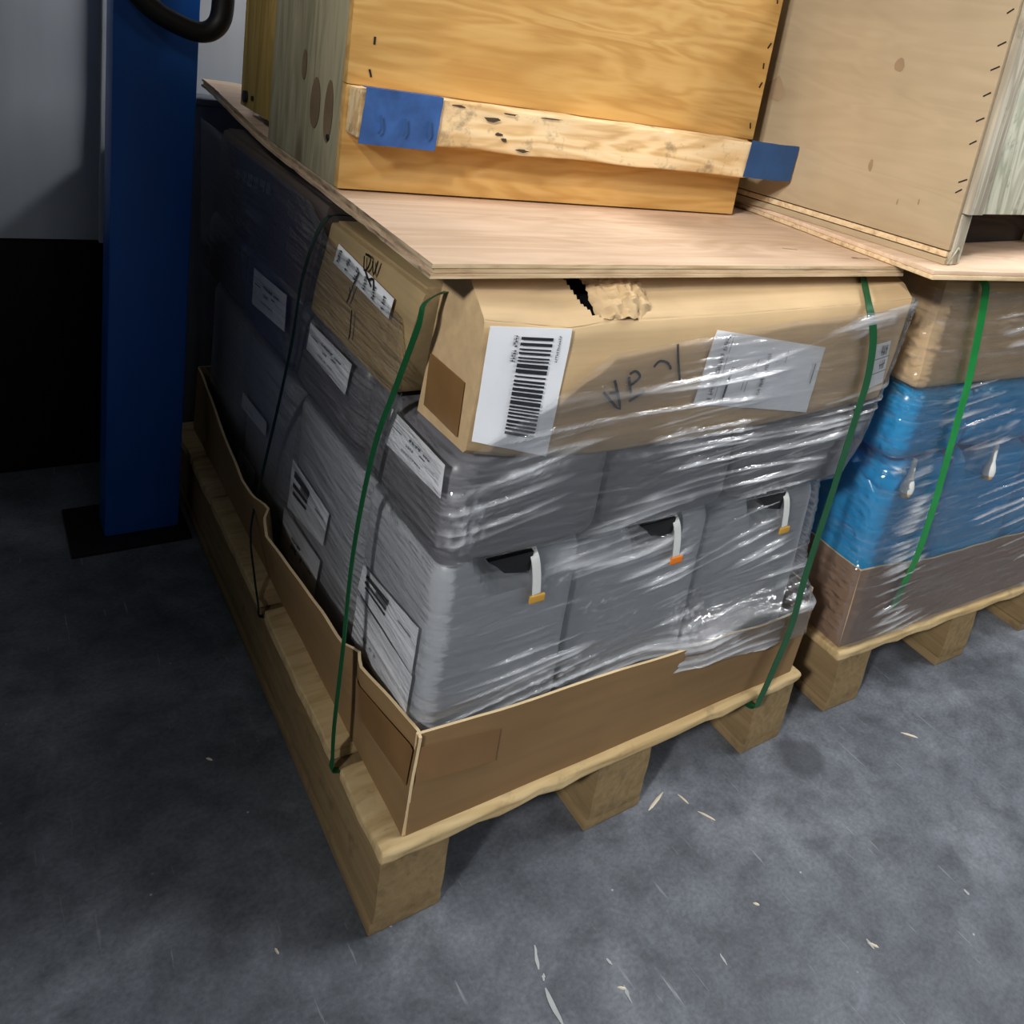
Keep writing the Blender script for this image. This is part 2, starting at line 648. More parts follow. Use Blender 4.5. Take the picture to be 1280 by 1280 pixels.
def lathe(prof, cx, cy, n=16):
    """Profile [(radius, z)] around the vertical axis at cx, cy."""
    V, F = [], []
    for r, z in prof:
        for k in range(n):
            V.append((cx + r * math.cos(2 * PI * k / n), cy + r * math.sin(2 * PI * k / n), z))
    for i in range(len(prof) - 1):
        for k in range(n):
            F.append((i * n + k, i * n + (k + 1) % n, (i + 1) * n + (k + 1) % n, (i + 1) * n + k))
    F.append(tuple(range(n))[::-1])
    F.append(tuple((len(prof) - 1) * n + k for k in range(n)))
    return V, F


def bil(c, u, v):
    tl, tr, br, bl = [Vector(p) for p in c]
    return (tl * (1 - u) + tr * u) * (1 - v) + (bl * (1 - u) + br * u) * v


def patch(c, nrm, thick=0.0006, n=8, wob=0.0006):
    """A stuck-on paper label: corners TL TR BR BL, outward normal."""
    nrm = Vector(nrm)

    def fn(u, v):
        p = bil(c, u, v)
        return p + nrm * (thick + wob * (1 + nz(p.x * 40, p.y * 40, p.z * 40))), nrm
    return sheet(fn, n, n, thick)


def prints(c, nrm, rects, lift=0.0022, th=0.0003):
    """Flat print on a label: rectangles in the label's own (u, v)."""
    nrm = Vector(nrm)
    V, F = [], []
    for (u0, v0, u1, v1) in rects:
        n = len(V)
        for u, v in ((u0, v0), (u1, v0), (u1, v1), (u0, v1)):
            V.append(tuple(bil(c, u, v) + nrm * lift))
        F.append((n, n + 3, n + 2, n + 1))
    return V, F


def text_row(u0, u1, v0, v1, n, rnd, vertical=False):
    """Small unreadable lettering as a run of little glyph strokes."""
    out = []
    L = (v1 - v0) if vertical else (u1 - u0)
    step = L / n
    for k in range(n):
        if rnd.random() < 0.13:
            continue
        a = k * step
        for q in range(3):
            s = a + step * (0.08 + 0.27 * q)
            w = step * rnd.uniform(0.10, 0.2)
            d0, d1 = rnd.choice([(0, 1), (0, 0.55), (0.4, 1), (0.0, 1.0)])
            if vertical:
                out.append((lerp(u0, u1, d0), v0 + s, lerp(u0, u1, d1), v0 + s + w))
            else:
                out.append((u0 + s, lerp(v0, v1, d0), u0 + s + w, lerp(v0, v1, d1)))
        if vertical:
            m = rnd.uniform(0.2, 0.7)
            out.append((lerp(u0, u1, m), v0 + a, lerp(u0, u1, m + 0.18), v0 + a + step * 0.75))
        else:
            m = rnd.uniform(0.2, 0.7)
            out.append((u0 + a, lerp(v0, v1, m), u0 + a + step * 0.75, lerp(v0, v1, m + 0.18)))
    return out


def strokes(polys, to3, nrm, width):
    vfs = []
    for pl in polys:
        pts = [to3(*p) for p in pl]
        vfs.append(ribbon(pts, [nrm] * len(pts), width, 0.0004, 3))
    return join(*vfs)


# ------------------------------------------------------------------ the setting
FLOOR = obj('floor', grid(lambda u, v: (lerp(-3.5, 5.5, u), lerp(-4.5, 2.6, v), 0.0), 8, 8), 'floor', kind='structure')
# flecks of old white paint on the floor
_rn = random.Random(12)
for (ax, ay), (bx_, by_), w in (((0.173, -0.106), (0.162, -0.135), 0.006), ((0.158, -0.158), (0.154, -0.205), 0.009), ((0.244, -0.204), (0.240, -0.226), 0.005), ((0.379, -0.236), (0.377, -0.252), 0.004),
                                ((0.576, -0.325), (0.574, -0.340), 0.006), ((0.244, -0.166), (0.246, -0.176), 0.005), ((0.778, -0.352), (0.777, -0.362), 0.007), ((0.165, -0.142), (0.160, -0.15), 0.005)):
    A_, B_ = Vector((ax, ay, 0)), Vector((bx_, by_, 0))
    d_ = (B_ - A_).normalized()
    n_ = Vector((-d_.y, d_.x, 0))
    left_, right_ = [], []
    for k in range(6):
        p_ = A_.lerp(B_, k / 5)
        ww = w * 0.5 * math.sin((k + 0.6) / 6.2 * PI)
        left_.append(p_ + n_ * ww * _rn.uniform(0.4, 1.1) + Vector((0, 0, 0.0006)))
        right_.append(p_ - n_ * ww * _rn.uniform(0.4, 1.1) + Vector((0, 0, 0.0006)))
    obj('paint_fleck', ([tuple(v) for v in right_ + left_[::-1]], [tuple(range(12))[::-1]]), 'fleck', FLOOR, smooth=0)
# back wall, its white cladding and the black plinth strip under it
obj('wall_back', box((-3.5, 1.62, 0.0), (5.5, 1.72, 3.2)), 'wall', kind='structure')
obj('trim_1', box((-2.6, 1.33, 0.0), (2.4, 1.60, 0.518), 0.004), 'dark_panel', kind='structure')
obj('trim_2', box((-2.6, 1.318, 0.520), (2.4, 1.60, 3.0), 0.006), 'wall', kind='structure')
obj('trim_3', box((-0.137, 1.295, 0.521), (-0.128, 1.317, 3.0), 0.002), 'wall', kind='structure')

# ------------------------------------------------------------------ column, hose, cabinet
def build_column():
    t = thing('steel_column', 'square blue enamelled steel column rising from the floor left of the grey stack', 'column', (-0.093, 1.03, 0))
    obj('column_body', box((-0.158, 1.0, 0.008), (-0.028, 1.075, 2.6), 0.006), 'column', t)
    obj('base_plate', box((-0.215, 0.955, 0.0), (-0.012, 1.13, 0.009), 0.002), 'steel', t)


build_column()


def build_hose():
    pts = [(-0.13, 0.981, 1.95), (-0.17, 0.972, 1.82), (-0.25, 0.95, 1.60), (-0.275, 0.945, 1.38), (-0.226, 0.945, 1.18), (-0.172, 0.945, 1.08), (-0.118, 0.945, 1.022), (-0.070, 0.945, 0.997), (-0.034, 0.947, 0.991),
           (-0.011, 0.950, 1.008), (-0.004, 0.953, 1.042), (-0.006, 0.955, 1.10), (-0.010, 0.958, 1.25), (-0.016, 0.962, 1.5), (-0.045, 0.972, 1.75), (-0.075, 0.981, 1.92)]
    t = thing('rubber_hose', 'thick black rubber hose looping down in front of the blue column', 'hose', (-0.1, 0.96, 0.97))
    obj('hose_tube', tube(pts, 0.0175, 16, 10), 'rubber', t)
    obj('hose_clamp', tube([(-0.0063, 0.9555, 1.115), (-0.0069, 0.956, 1.130)], 0.0195, 16, 2), 'steel', t)


build_hose()


def build_cabinet():
    t = thing('machine_cabinet', 'dark grey metal cabinet standing in the gap behind the blue column', 'cabinet', (0.2, 1.26, 0))
    obj('cabinet_body', box((0.002, 1.232, 0.0), (0.42, 1.312, 0.832), 0.006), 'grey_machine', t)
    obj('cabinet_top', box((-0.003, 1.228, 0.832), (0.425, 1.315, 0.845), 0.003), 'grey_machine', t)


build_cabinet()

# ------------------------------------------------------------------ pallets


def pallet(T, label, runners, x0, x1, slats, depth=1.2, H=0.144):
    t = thing('wooden_pallet', label, 'pallet', ((x0 + x1) / 2, depth / 2, 0), T)
    for k, (a, b) in enumerate(runners):
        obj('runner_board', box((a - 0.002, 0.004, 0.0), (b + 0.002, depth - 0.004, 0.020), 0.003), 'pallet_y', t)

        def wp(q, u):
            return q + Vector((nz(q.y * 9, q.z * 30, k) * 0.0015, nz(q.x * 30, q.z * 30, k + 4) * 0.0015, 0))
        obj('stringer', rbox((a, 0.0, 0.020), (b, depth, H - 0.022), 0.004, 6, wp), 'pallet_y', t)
    for k, (a, b) in enumerate(slats):
        front = k == 0

        def wp(q, u):
            j = 0.0012 + (0.003 if front and u.y < -0.6 else 0)
            return q + Vector((nz(q.y * 20, q.z * 9, k * 3) * 0.002, nz(q.x * 26, q.z * 60, k * 3 + 1) * j, nz(q.x * 18, q.y * 15, k * 3 + 2) * 0.0008 * (0 if u.z > 0.9 else 1.2)))
        obj('deck_slat', rbox((x0, a, H - 0.022), (x1, b, H), 0.008 if front else 0.004, 26 if front else 10, wp), 'pallet', t)
    return t


pallet(T_A, 'pale wooden pallet under the grey stack, its near corner closest to the viewer',
       [(0.0, 0.092), (0.322, 0.421), (0.645, 0.737)], -0.004, 0.741,
       [(-0.008, 0.142), (0.172, 0.492), (0.526, 0.86), (0.866, 1.03), (1.038, 1.2)])
pallet(T_C, 'pale wooden pallet under the blue stack at the right edge',
       [(0.012, 0.102), (0.352, 0.445), (0.667, 0.76)], -0.006, 0.775,
       [(-0.008, 0.142), (0.172, 0.492), (0.526, 0.86), (0.866, 1.03), (1.038, 1.2)])

# ------------------------------------------------------------------ cardboard trays
LEFT_FLARE = [(0.0, 0.030), (0.02, 0.034), (0.15, 0.012), (0.175, 0.020), (0.20, 0.006), (0.27, 0.003), (0.385, -0.006), (0.48, -0.014), (0.53, -0.004), (0.56, 0.010), (0.60, -0.004), (0.66, -0.006), (0.83, 0.004), (1.03, 0.02), (1.16, 0.028)]
FRONT_FLARE = [(0.03, 0.012), (0.13, 0.004), (0.27, 0.0), (0.41, -0.007), (0.54, -0.008), (0.70, 0.002)]


def tray_a():
    t = thing('cardboard_tray', 'low brown cardboard tray around the foot of the grey containers', 'tray', (0.37, 0.6, 0.144), T_A)
    z0, z1 = 0.1445, 0.289

    def left(u, v):
        y = lerp(0.006, 1.16, u)
        k = v ** 1.4
        x = lerp(0.026, pw(y, LEFT_FLARE), k) + nz(y * 9, v * 2, 3) * 0.0015
        return Vector((x, y, lerp(z0, z1 + nz(y * 14, 1, 8) * 0.003, v))), Vector((-1, 0, 0))
    obj('tray_wall', sheet(left, 90, 10, 0.004), ['tray_y', 'board_edge'], t)

    def front(u, v):
        x = lerp(0.03, 0.72, u)
        y = lerp(0.004, pw(x, FRONT_FLARE), v ** 1.3) + nz(x * 8, v * 2, 5) * 0.0012
        return Vector((lerp(x, lerp(0.032, 0.735, u), v), y, lerp(z0, z1 + nz(x * 10, 2, 9) * 0.003 - 0.012 * smooth01((x - 0.5) / 0.1), v))), Vector((0, -1, 0))
    w = obj('tray_wall', sheet(front, 60, 10, 0.004), ['tray', 'board_edge'], t)

    def right(u, v):
        y = lerp(0.006, 1.16, u)
        return Vector((lerp(0.722, 0.742, v), lerp(y, y + 0.012 * (1 - u), v), lerp(z0, z1 + 0.008, v))), Vector((1, 0, 0))
    obj('tray_wall', sheet(right, 20, 6, 0.004), ['tray_y', 'board_edge'], t)

    def back(u, v):
        return Vector((lerp(0.03, 0.72, u), 1.162, lerp(z0, z1, v))), Vector((0, 1, 0))
    obj('tray_wall', sheet(back, 12, 4, 0.004), ['tray', 'board_edge'], t)
    # strip of brown tape round the near corner

    def tp(u, v):
        x = lerp(0.034, 0.141, u)
        zz = lerp(0.272, 0.222, v) - 0.010 * u
        k = (zz - z0) / (z1 - z0)
        y = lerp(0.004, pw(x, FRONT_FLARE), k ** 1.3) - 0.0022
        return Vector((x, y, zz)), Vector((0, -1, 0))
    obj('tape_strip', sheet(tp, 16, 4, 0.0004), ['brown_tape', 'brown_tape'], t, label='shiny brown tape')

    def tl(u, v):
        y = lerp(0.012, 0.165, u)
        zz = lerp(0.268, 0.216, v) - 0.008 * u
        k = (zz - z0) / (z1 - z0)
        x = lerp(0.026, pw(y, LEFT_FLARE), k ** 1.4) - 0.003
        return Vector((x, y, zz)), Vector((-1, 0, 0))
    obj('tape_strip', sheet(tl, 16, 4, 0.0004), ['brown_tape', 'brown_tape'], t, label='shiny brown tape')


tray_a()


def tray_c():
    t = thing('cardboard_tray', 'dark brown cardboard tray around the foot of the blue containers', 'tray', (0.38, 0.5, 0.144), T_C)
    z0, z1 = 0.1445, 0.306

    def front(u, v):
        x = lerp(0.004, 0.75, u)
        return Vector((x, 0.006 + nz(x * 7, v, 2) * 0.002, lerp(z0, z1 - 0.02 * smooth01(u * 3) + nz(x * 12, 0, 1) * 0.004, v))), Vector((0, -1, 0))
    obj('tray_wall', sheet(front, 50, 8, 0.004), ['tray_dark', 'board_edge'], t)

    def left(u, v):
        y = lerp(0.006, 1.0, u)
        return Vector((0.004 + nz(y * 7, v, 6) * 0.002, y, lerp(z0, z1 + nz(y * 12, 0, 4) * 0.003, v))), Vector((-1, 0, 0))
    obj('tray_wall', sheet(left, 40, 8, 0.004), ['tray_dark', 'board_edge'], t)


tray_c()

# ------------------------------------------------------------------ plastic containers
GROUP_GREY = 'grey plastic containers'


def container(T, label, lo, hi, mat, r=0.03, tag=None, tag_mat='orange', spout=False, sag=0.0, bulge=0.004, labels=(), group=None, seed=0, notch=True):
    lo, hi = Vector(lo), Vector(hi)
    t = thing('plastic_container', label, 'container', ((lo.x + hi.x) / 2, (lo.y + hi.y) / 2, lo.z), T, group)

    def wp(q, u):
        q = q.copy()
        b = bulge * (1 - u.x ** 2) * (1 - u.z ** 2) if abs(u.y) > 0.85 else 0
        q.y += b * (1 if u.y > 0 else -1)
        if sag and u.y < -0.5 and u.z < 0:
            q.z -= sag * (1 - u.x ** 2) * (-u.z)
        q += Vector((nz(q.x * 8, q.z * 9, seed), nz(q.x * 9 + 3, q.z * 10, seed + 2), nz(q.x * 7, q.y * 8, seed + 5))) * 0.0014
        if tag is not None and notch:
            # recess around the handle at the front top edge
            d = max(0, 1 - abs(q.x - (tag - 0.028)) / 0.045) * max(0, 1 - (hi.z - q.z) / 0.055) * (1 if u.y < -0.2 else 0)
            d = smooth01(d * 2.6)
            q.y += 0.085 * d
            q.z -= 0.012 * d
        return q
    obj('container_body', rbox(lo, hi, r, 18, wp), mat, t)
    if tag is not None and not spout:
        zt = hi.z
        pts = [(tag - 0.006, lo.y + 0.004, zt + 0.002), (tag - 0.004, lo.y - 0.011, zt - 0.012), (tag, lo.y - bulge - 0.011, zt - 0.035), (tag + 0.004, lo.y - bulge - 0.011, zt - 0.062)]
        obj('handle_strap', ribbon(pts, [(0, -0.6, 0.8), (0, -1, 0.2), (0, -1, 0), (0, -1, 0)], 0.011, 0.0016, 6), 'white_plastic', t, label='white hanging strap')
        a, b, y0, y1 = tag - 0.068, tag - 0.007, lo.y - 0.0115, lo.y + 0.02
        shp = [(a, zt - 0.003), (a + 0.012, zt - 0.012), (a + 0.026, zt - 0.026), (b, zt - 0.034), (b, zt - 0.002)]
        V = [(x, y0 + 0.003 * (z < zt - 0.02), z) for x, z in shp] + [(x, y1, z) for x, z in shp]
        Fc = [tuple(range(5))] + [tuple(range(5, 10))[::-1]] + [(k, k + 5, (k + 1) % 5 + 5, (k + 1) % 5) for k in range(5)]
        obj('recess_shade_plug', (V, Fc), 'black', t, smooth=0, label='black plug standing in for the shade in the handle notch')  # solid black wedge filling the notch in place of its shade
        c = Vector((tag + 0.006, lo.y - bulge - 0.012, zt - 0.069))
        obj('strap_clip', rbox(c - Vector((0.011, 0.002, 0.006)), c + Vector((0.011, 0.002, 0.006)), 0.0018, 4), tag_mat, t, label='small orange clip')
    if tag is not None and spout:
        zt = hi.z
        y = lo.y - bulge - 0.004
        sp = obj('spout', lathe([(0.004, zt + 0.012), (0.005, zt - 0.008), (0.0062, zt - 0.022), (0.0105, zt - 0.034), (0.0125, zt - 0.044), (0.0115, zt - 0.052)], tag, y, 14), 'white_plastic', t, label='white drop-shaped spout')
        obj('spout_cap', lathe([(0.0115, zt - 0.050), (0.010, zt - 0.058), (0.006, zt - 0.063), (0.001, zt - 0.064)], tag, y, 14), 'tan_cap', sp, label='tan cap')
    for kind, c in labels:
        paper_label(t, c, (-1, 0, 0), kind)
    return t


def paper_label(parent, c, nrm, kind):
    rnd = random.Random(int(abs(c[0][1]) * 1000) + len(kind))
    p = obj('paper_label', patch(c, nrm), ['label', 'label'], parent, label='white paper label')
    R = []
    G = []
    if kind == 'text':
        R += text_row(0.34, 0.62, 0.24, 0.34, 5, rnd)
        R += text_row(0.66, 0.82, 0.26, 0.34, 4, rnd)
        R += [(0.08, 0.36, 0.26, 0.385), (0.60, 0.42, 0.70, 0.45)]
        G += [(0.02, 0.30, 0.98, 0.306), (0.05, 0.2, 0.9, 0.206), (0.72, 0.5, 0.95, 0.506), (0.74, 0.62, 0.96, 0.626)]
        G += text_row(0.36, 0.5, 0.46, 0.56, 4, rnd) + text_row(0.3, 0.66, 0.7, 0.76, 9, rnd)
    elif kind == 'bars':
        R += [(0.10, 0.13, 0.52, 0.27), (0.10, 0.38, 0.5, 0.47), (0.12, 0.55, 0.5, 0.62)]
        G += [(0.3, 0.28, 0.5, 0.36), (0.7, 0.3, 0.92, 0.33)]
    elif kind == 'plain':
        R += text_row(0.3, 0.56, 0.34, 0.44, 5, rnd) + text_row(0.3, 0.62, 0.52, 0.66, 6, rnd)
        G += text_row(0.66, 0.88, 0.5, 0.58, 5, rnd)
    elif kind == 'blank':
        G += text_row(0.2, 0.5, 0.6, 0.68, 7, rnd)
    if R:
        obj('label_print', prints(c, nrm, R), 'ink', p, smooth=0, kind='stuff')
    if G:
        obj('label_print', prints(c, nrm, G), 'ink_grey', p, smooth=0, kind='stuff')


def lab(x, pts):
    return [(x, y, z) for y, z in pts]


XL1, XL2 = 0.040, 0.026       # left faces of the lower / upper row
L1 = lab(XL2 - 0.005, [(0.1563, 0.645), (0.012, 0.645), (0.012, 0.6054), (0.1652, 0.5967)])
L2 = lab(XL2 - 0.005, [(0.46, 0.6435), (0.2926, 0.6465), (0.3061, 0.598), (0.4673, 0.600)])
L5 = lab(XL2 - 0.005, [(0.7583, 0.634), (0.5762, 0.6455), (0.5736, 0.587), (0.7583, 0.570)])
L3a = lab(XL1 - 0.005, [(0.2208, 0.3883), (0.048, 0.4106), (0.05, 0.345), (0.2304, 0.3462)])
L3b = lab(XL1 - 0.0052, [(0.2287, 0.3397), (0.0474, 0.3434), (0.0526, 0.272), (0.2334, 0.2647)])
L4a = lab(XL1 - 0.005, [(0.5287, 0.3881), (0.3575, 0.3876), (0.3701, 0.3271), (0.5384, 0.2978)])
L4b = lab(XL1 - 0.0052, [(0.5519, 0.2891), (0.3738, 0.299), (0.388, 0.2229), (0.5564, 0.2144)])
L6 = lab(XL1 - 0.005, [(0.8239, 0.2619), (0.7247, 0.2634), (0.7356, 0.2173), (0.8367, 0.2136)])
L7 = lab(XL1 - 0.005, [(0.8315, 0.3725), (0.6765, 0.3832), (0.6799, 0.3559), (0.8359, 0.3416)])

ROW1 = (0.1455, 0.508)
ROW2 = (0.512, 0.652)
XS = [(None, 0.245), (0.248, 0.468), (0.472, 0.700)]
YS = [(None, 0.258), (0.268, 0.548), (0.570, 0.845), (0.852, 1.125)]
names1 = ['near left corner of the lower row, ochre clip in front',
          'middle of the lower front row, orange clip on strap',
          'right end of the lower front row, beside slanting strap']
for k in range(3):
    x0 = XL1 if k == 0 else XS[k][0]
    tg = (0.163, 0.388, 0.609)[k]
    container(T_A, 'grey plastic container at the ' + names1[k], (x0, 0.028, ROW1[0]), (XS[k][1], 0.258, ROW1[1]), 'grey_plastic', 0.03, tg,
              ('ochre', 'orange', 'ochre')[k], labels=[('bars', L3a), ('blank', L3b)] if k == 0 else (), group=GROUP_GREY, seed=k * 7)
names2 = ['darker grey plastic container at near left corner of upper row, under the barcode label',
          'darker grey plastic container in the middle of the upper front row',
          'darker grey plastic container at the right end of the upper front row']
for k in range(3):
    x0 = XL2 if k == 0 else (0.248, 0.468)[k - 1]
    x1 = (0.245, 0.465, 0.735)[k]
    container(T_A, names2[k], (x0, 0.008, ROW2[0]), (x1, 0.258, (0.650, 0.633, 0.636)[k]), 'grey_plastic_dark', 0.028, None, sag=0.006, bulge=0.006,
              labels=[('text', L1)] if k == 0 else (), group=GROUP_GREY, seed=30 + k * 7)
side1 = ['second in lower row, two white labels',
         'third in lower row, beyond second strap',
         'dark far end of lower row']
side2 = ['second in upper row, white label near its top',
         'third in upper row, dim label beyond second strap',
         'dark far end of upper row']
for k in range(3):
    y0, y1 = YS[k + 1]
    container(T_A, 'grey plastic container on the left side, ' + side1[k], (XL1, y0, ROW1[0]), (0.245, y1, ROW1[1]), 'grey_plastic', 0.03,
              labels=([('bars', L4a), ('plain', L4b)], [('plain', L6), ('blank', L7)], ())[k], group=GROUP_GREY, seed=60 + k * 5)
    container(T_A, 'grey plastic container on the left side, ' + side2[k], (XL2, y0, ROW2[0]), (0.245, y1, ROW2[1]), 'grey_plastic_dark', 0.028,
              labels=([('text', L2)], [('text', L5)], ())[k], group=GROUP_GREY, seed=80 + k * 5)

# the blue stack
bn1 = ['blue plastic container at left front corner of lower row, leftmost white spout',
       'blue plastic container second in lower front row, white spout right of green strap',
       'blue plastic container at the right end of the lower front row']
bn2 = ['blue plastic container at left front corner of upper row, under the brown carton',
       'blue plastic container second in upper front row, right of the green strap',
       'blue plastic container at the right end of the upper front row']
for k in range(3):
    a, b = [(0.012, 0.215), (0.218, 0.475), (0.478, 0.745)][k]
    container(T_C, bn1[k], (a, 0.016, 0.1455), (b, 0.27, 0.505), 'blue_plastic', 0.035, (0.070, 0.320, 0.58)[k], spout=True, group='blue plastic containers', seed=100 + k, bulge=0.004)
    container(T_C, bn2[k], (a, 0.010, 0.508), (b, 0.27, 0.650), 'blue_plastic', 0.035, None, group='blue plastic containers', seed=120 + k, bulge=0.005)
container(T_C, 'blue plastic container deeper in the gap, left side of the lower row', (0.012, 0.28, 0.1455), (0.215, 0.53, 0.505), 'blue_plastic', 0.035, None, group='blue plastic containers', seed=131)
container(T_C, 'blue plastic container deeper in the gap, left side of the upper row', (0.012, 0.28, 0.508), (0.215, 0.53, 0.650), 'blue_plastic', 0.035, None, group='blue plastic containers', seed=133)

# ------------------------------------------------------------------ cartons of the grey stack
ZB = [(0.03, 0.662), (0.09, 0.648), (0.2, 0.634), (0.36, 0.632), (0.52, 0.638), (0.75, 0.652)]
ZC = [(0.03, 0.814), (0.14, 0.800), (0.2, 0.806), (0.38, 0.808), (0.68, 0.816), (0.77, 0.822)]


def carton_front():
    t = thing('cardboard_carton', 'long kraft carton across the front under plywood, torn on top, barcode label on face', 'carton', (0.39, 0.06, 0.655), T_A)

    def X(u, z):
        x = lerp(0.036, 0.742, u)
        return x + max(0, u - 0.8) * 5 * (z - 0.645) * 0.13

    def prof(u, k):
        # around the section: bottom back, bottom front, face, crease, slope, top, back
        x = lerp(0.036, 0.742, u)
        zb = pw(x, ZB)
        zc = pw(x, ZC)
        pts = [(0.124, 0.656), (0.006, zb), (0.0, zb + 0.006), (0.0 - 0.003, (zb + zc) / 2), (0.0, zc - 0.004), (0.003, zc), (0.022, zc + 0.015), (0.045, 0.8445), (0.060, 0.8475), (0.096, 0.848), (0.124, 0.656)]
        n = len(pts) - 1
        f = k * n
        i = min(int(f), n - 1)
        s = f - i
        y = lerp(pts[i][0], pts[i + 1][0], s)
        z = lerp(pts[i][1], pts[i + 1][1], s)
        return X(u, z), y, z

    NU, NV = 240, 60

    def fn(u, v):
        x, y, z = prof(u, v)
        w = 0.0022 * nz(x * 11, z * 14, 3) if 0.1 < v < 0.72 else 0
        # crumple creases along the slope
        if 0.45 < v < 0.75:
            w += 0.003 * abs(nz(x * 16, z * 30, 9))
        return x, y - w * 0.7, z - abs(w) * 0.5 + (0.0 if v > 0.72 or v < 0.1 else w * 0.2)

    def keep(u, v):
        x, y, z = prof(u, v)
        if 0.45 < v < 0.79:
            k = (z - 0.808) / 0.0385
            cx = lerp(0.182, 0.158, k)
            if 0.0 < k < 1.0 and abs(x - cx) < lerp(0.005, 0.0105, min(1, k * 2.5)) + 0.002 * nz(z * 140, 2, 1):
                return False
        return True
    body = grid(fn, NU, NV, True, keep)
    # close the two ends
    V, F = list(body[0]), list(body[1])
    F.append(tuple(range(NV)))
    F.append(tuple(NU * (NV + 1) + j for j in range(NV))[::-1])
    obj('carton_body', (V, F), 'kraft', t, smooth=45)
    # contents showing through the tear
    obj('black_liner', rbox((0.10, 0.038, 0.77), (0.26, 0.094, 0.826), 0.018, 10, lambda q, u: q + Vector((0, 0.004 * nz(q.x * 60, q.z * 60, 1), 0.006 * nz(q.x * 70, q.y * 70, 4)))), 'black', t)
    # crumpled flap of torn liner paper, right of the tear

    def flap(u, v):
        x = lerp(0.172 + 0.012 * v, 0.262 - 0.012 * (1 - v) ** 2, u)
        s = 1 - v
        y = lerp(0.010, 0.050, s)
        z = lerp(0.800, 0.848, s)
        h = math.sin(u * PI) ** 0.6 * math.sin(min(1, v * 1.1) * PI * 0.6) * 0.016 + 0.002
        c = 0.009 * (abs(nz(x * 38, v * 3.5, 2)) + 0.7 * abs(nz(x * 80, v * 8, 5)) - 0.25) * (0.3 + v) + 0.004 * nz(x * 150, v * 14, 9)
        e = 0.006 * nz(u * 9, 0.3, 3) * smooth01((v - 0.7) * 3.4)
        return Vector((x + 0.005 * nz(v * 6, 3, 3) * (1 if u < 0.2 else 0.4), y - 0.6 * (h + c), z + 0.75 * (h + c) - (0.008 * smooth01((v - 0.75) * 4) * (0.5 + u)) + e)), Vector((0, -0.6, 0.8))
    obj('torn_flap', sheet(flap, 36, 22, 0.0012), ['kraft', 'kraft'], t, label='crumpled flap of torn kraft paper')
    # barcode label
    c = [(0.0405, -0.003, 0.8065), (0.1414, -0.003, 0.7987), (0.1354, -0.003, 0.6462), (0.0385, -0.003, 0.6783)]
    p = obj('barcode_label', patch(c, (0, -1, 0), wob=0.0012), ['label', 'label'], t, label='white label with a large barcode on its side')
    rnd = random.Random(5)
    R = []
    v = 0.07
    while v < 0.87:
        w = rnd.choice([0.013, 0.018, 0.024, 0.032])
        R.append((0.37, v, 0.765, v + w))
        v += w + rnd.choice([0.012, 0.016, 0.022])
    obj('barcode', prints(c, (0, -1, 0), R, 0.0040), 'ink', p, smooth=0, kind='stuff')
    obj('label_print', prints(c, (0, -1, 0), text_row(0.28, 0.34, 0.06, 0.30, 12, rnd, True) + text_row(0.83, 0.865, 0.05, 0.26, 12, rnd, True), 0.0040), 'ink', p, smooth=0, kind='stuff')
    # address label
    c = [(0.3581, -0.003, 0.7882), (0.5783, -0.003, 0.7518), (0.5718, -0.003, 0.652), (0.3444, -0.003, 0.6895)]
    p = obj('address_label', patch(c, (0, -1, 0), n=16, wob=0.0016), ['label', 'label'], t, label='white printed address label, creased, stuck on askew')
    R = text_row(0.075, 0.115, 0.05, 0.93, 26, rnd, True) + text_row(0.47, 0.505, 0.2, 0.86, 22, rnd, True) + [(0.195, 0.48, 0.212, 0.94)]
    G = [(0.135, 0.02, 0.139, 0.96), (0.93, 0.25, 0.94, 0.55), (0.33, 0.55, 0.335, 0.75), (0.36, 0.6, 0.365, 0.78), (0.40, 0.3, 0.405, 0.45), (0.64, 0.12, 0.645, 0.3), (0.2, 0.45, 0.42, 0.458)]
    obj('label_print', prints(c, (0, -1, 0), R, 0.0048), 'ink', p, smooth=0, kind='stuff')
    obj('label_print', prints(c, (0, -1, 0), G, 0.0048), 'ink_grey', p, smooth=0, kind='stuff')
    # sticker at the right end
    c = [(0.6985, -0.003, 0.7489), (0.7321, -0.003, 0.7534), (0.7397, -0.003, 0.6837), (0.7068, -0.003, 0.6761)]
    p = obj('sticker', patch(c, (0, -1, 0)), ['label', 'label'], t, label='small white sticker half under the strap')
    obj('label_print', prints(c, (0, -1, 0), text_row(0.35, 0.8, 0.05, 0.28, 3, rnd) + text_row(0.4, 0.8, 0.4, 0.6, 3, rnd) + [(0.0, 0.33, 1, 0.345), (0, 0.66, 1, 0.675)], 0.0034), 'ink', p, smooth=0, kind='stuff')
    # marker writing
    W = [(0.1994, 0.7189), (0.2278, 0.6944), (0.2121, 0.7328)], [(0.2084, 0.7168), (0.2217, 0.7156)], \
        [(0.232, 0.735), (0.2397, 0.7138)], [(0.2326, 0.7387), (0.2408, 0.7419), (0.2487, 0.7336), (0.2374, 0.7243)], [(0.2391, 0.7036), (0.2607, 0.7144)], \
        [(0.2672, 0.745), (0.2747, 0.7521), (0.2881, 0.7486), (0.2949, 0.7403)], [(0.2978, 0.7726), (0.3042, 0.7501), (0.3138, 0.7229)]
    obj('marker_writing', strokes(W, lambda x, z: (x, -0.0048, z), (0, -1, 0), 0.0034), 'marker', t, kind='stuff', label='black handwritten letters')
    # folded tape on the left end
    obj('tape_strip', box((0.0335, 0.02, 0.672), (0.0345, 0.105, 0.735)), 'brown_tape', t)


carton_front()


def end_flaps():
    pass


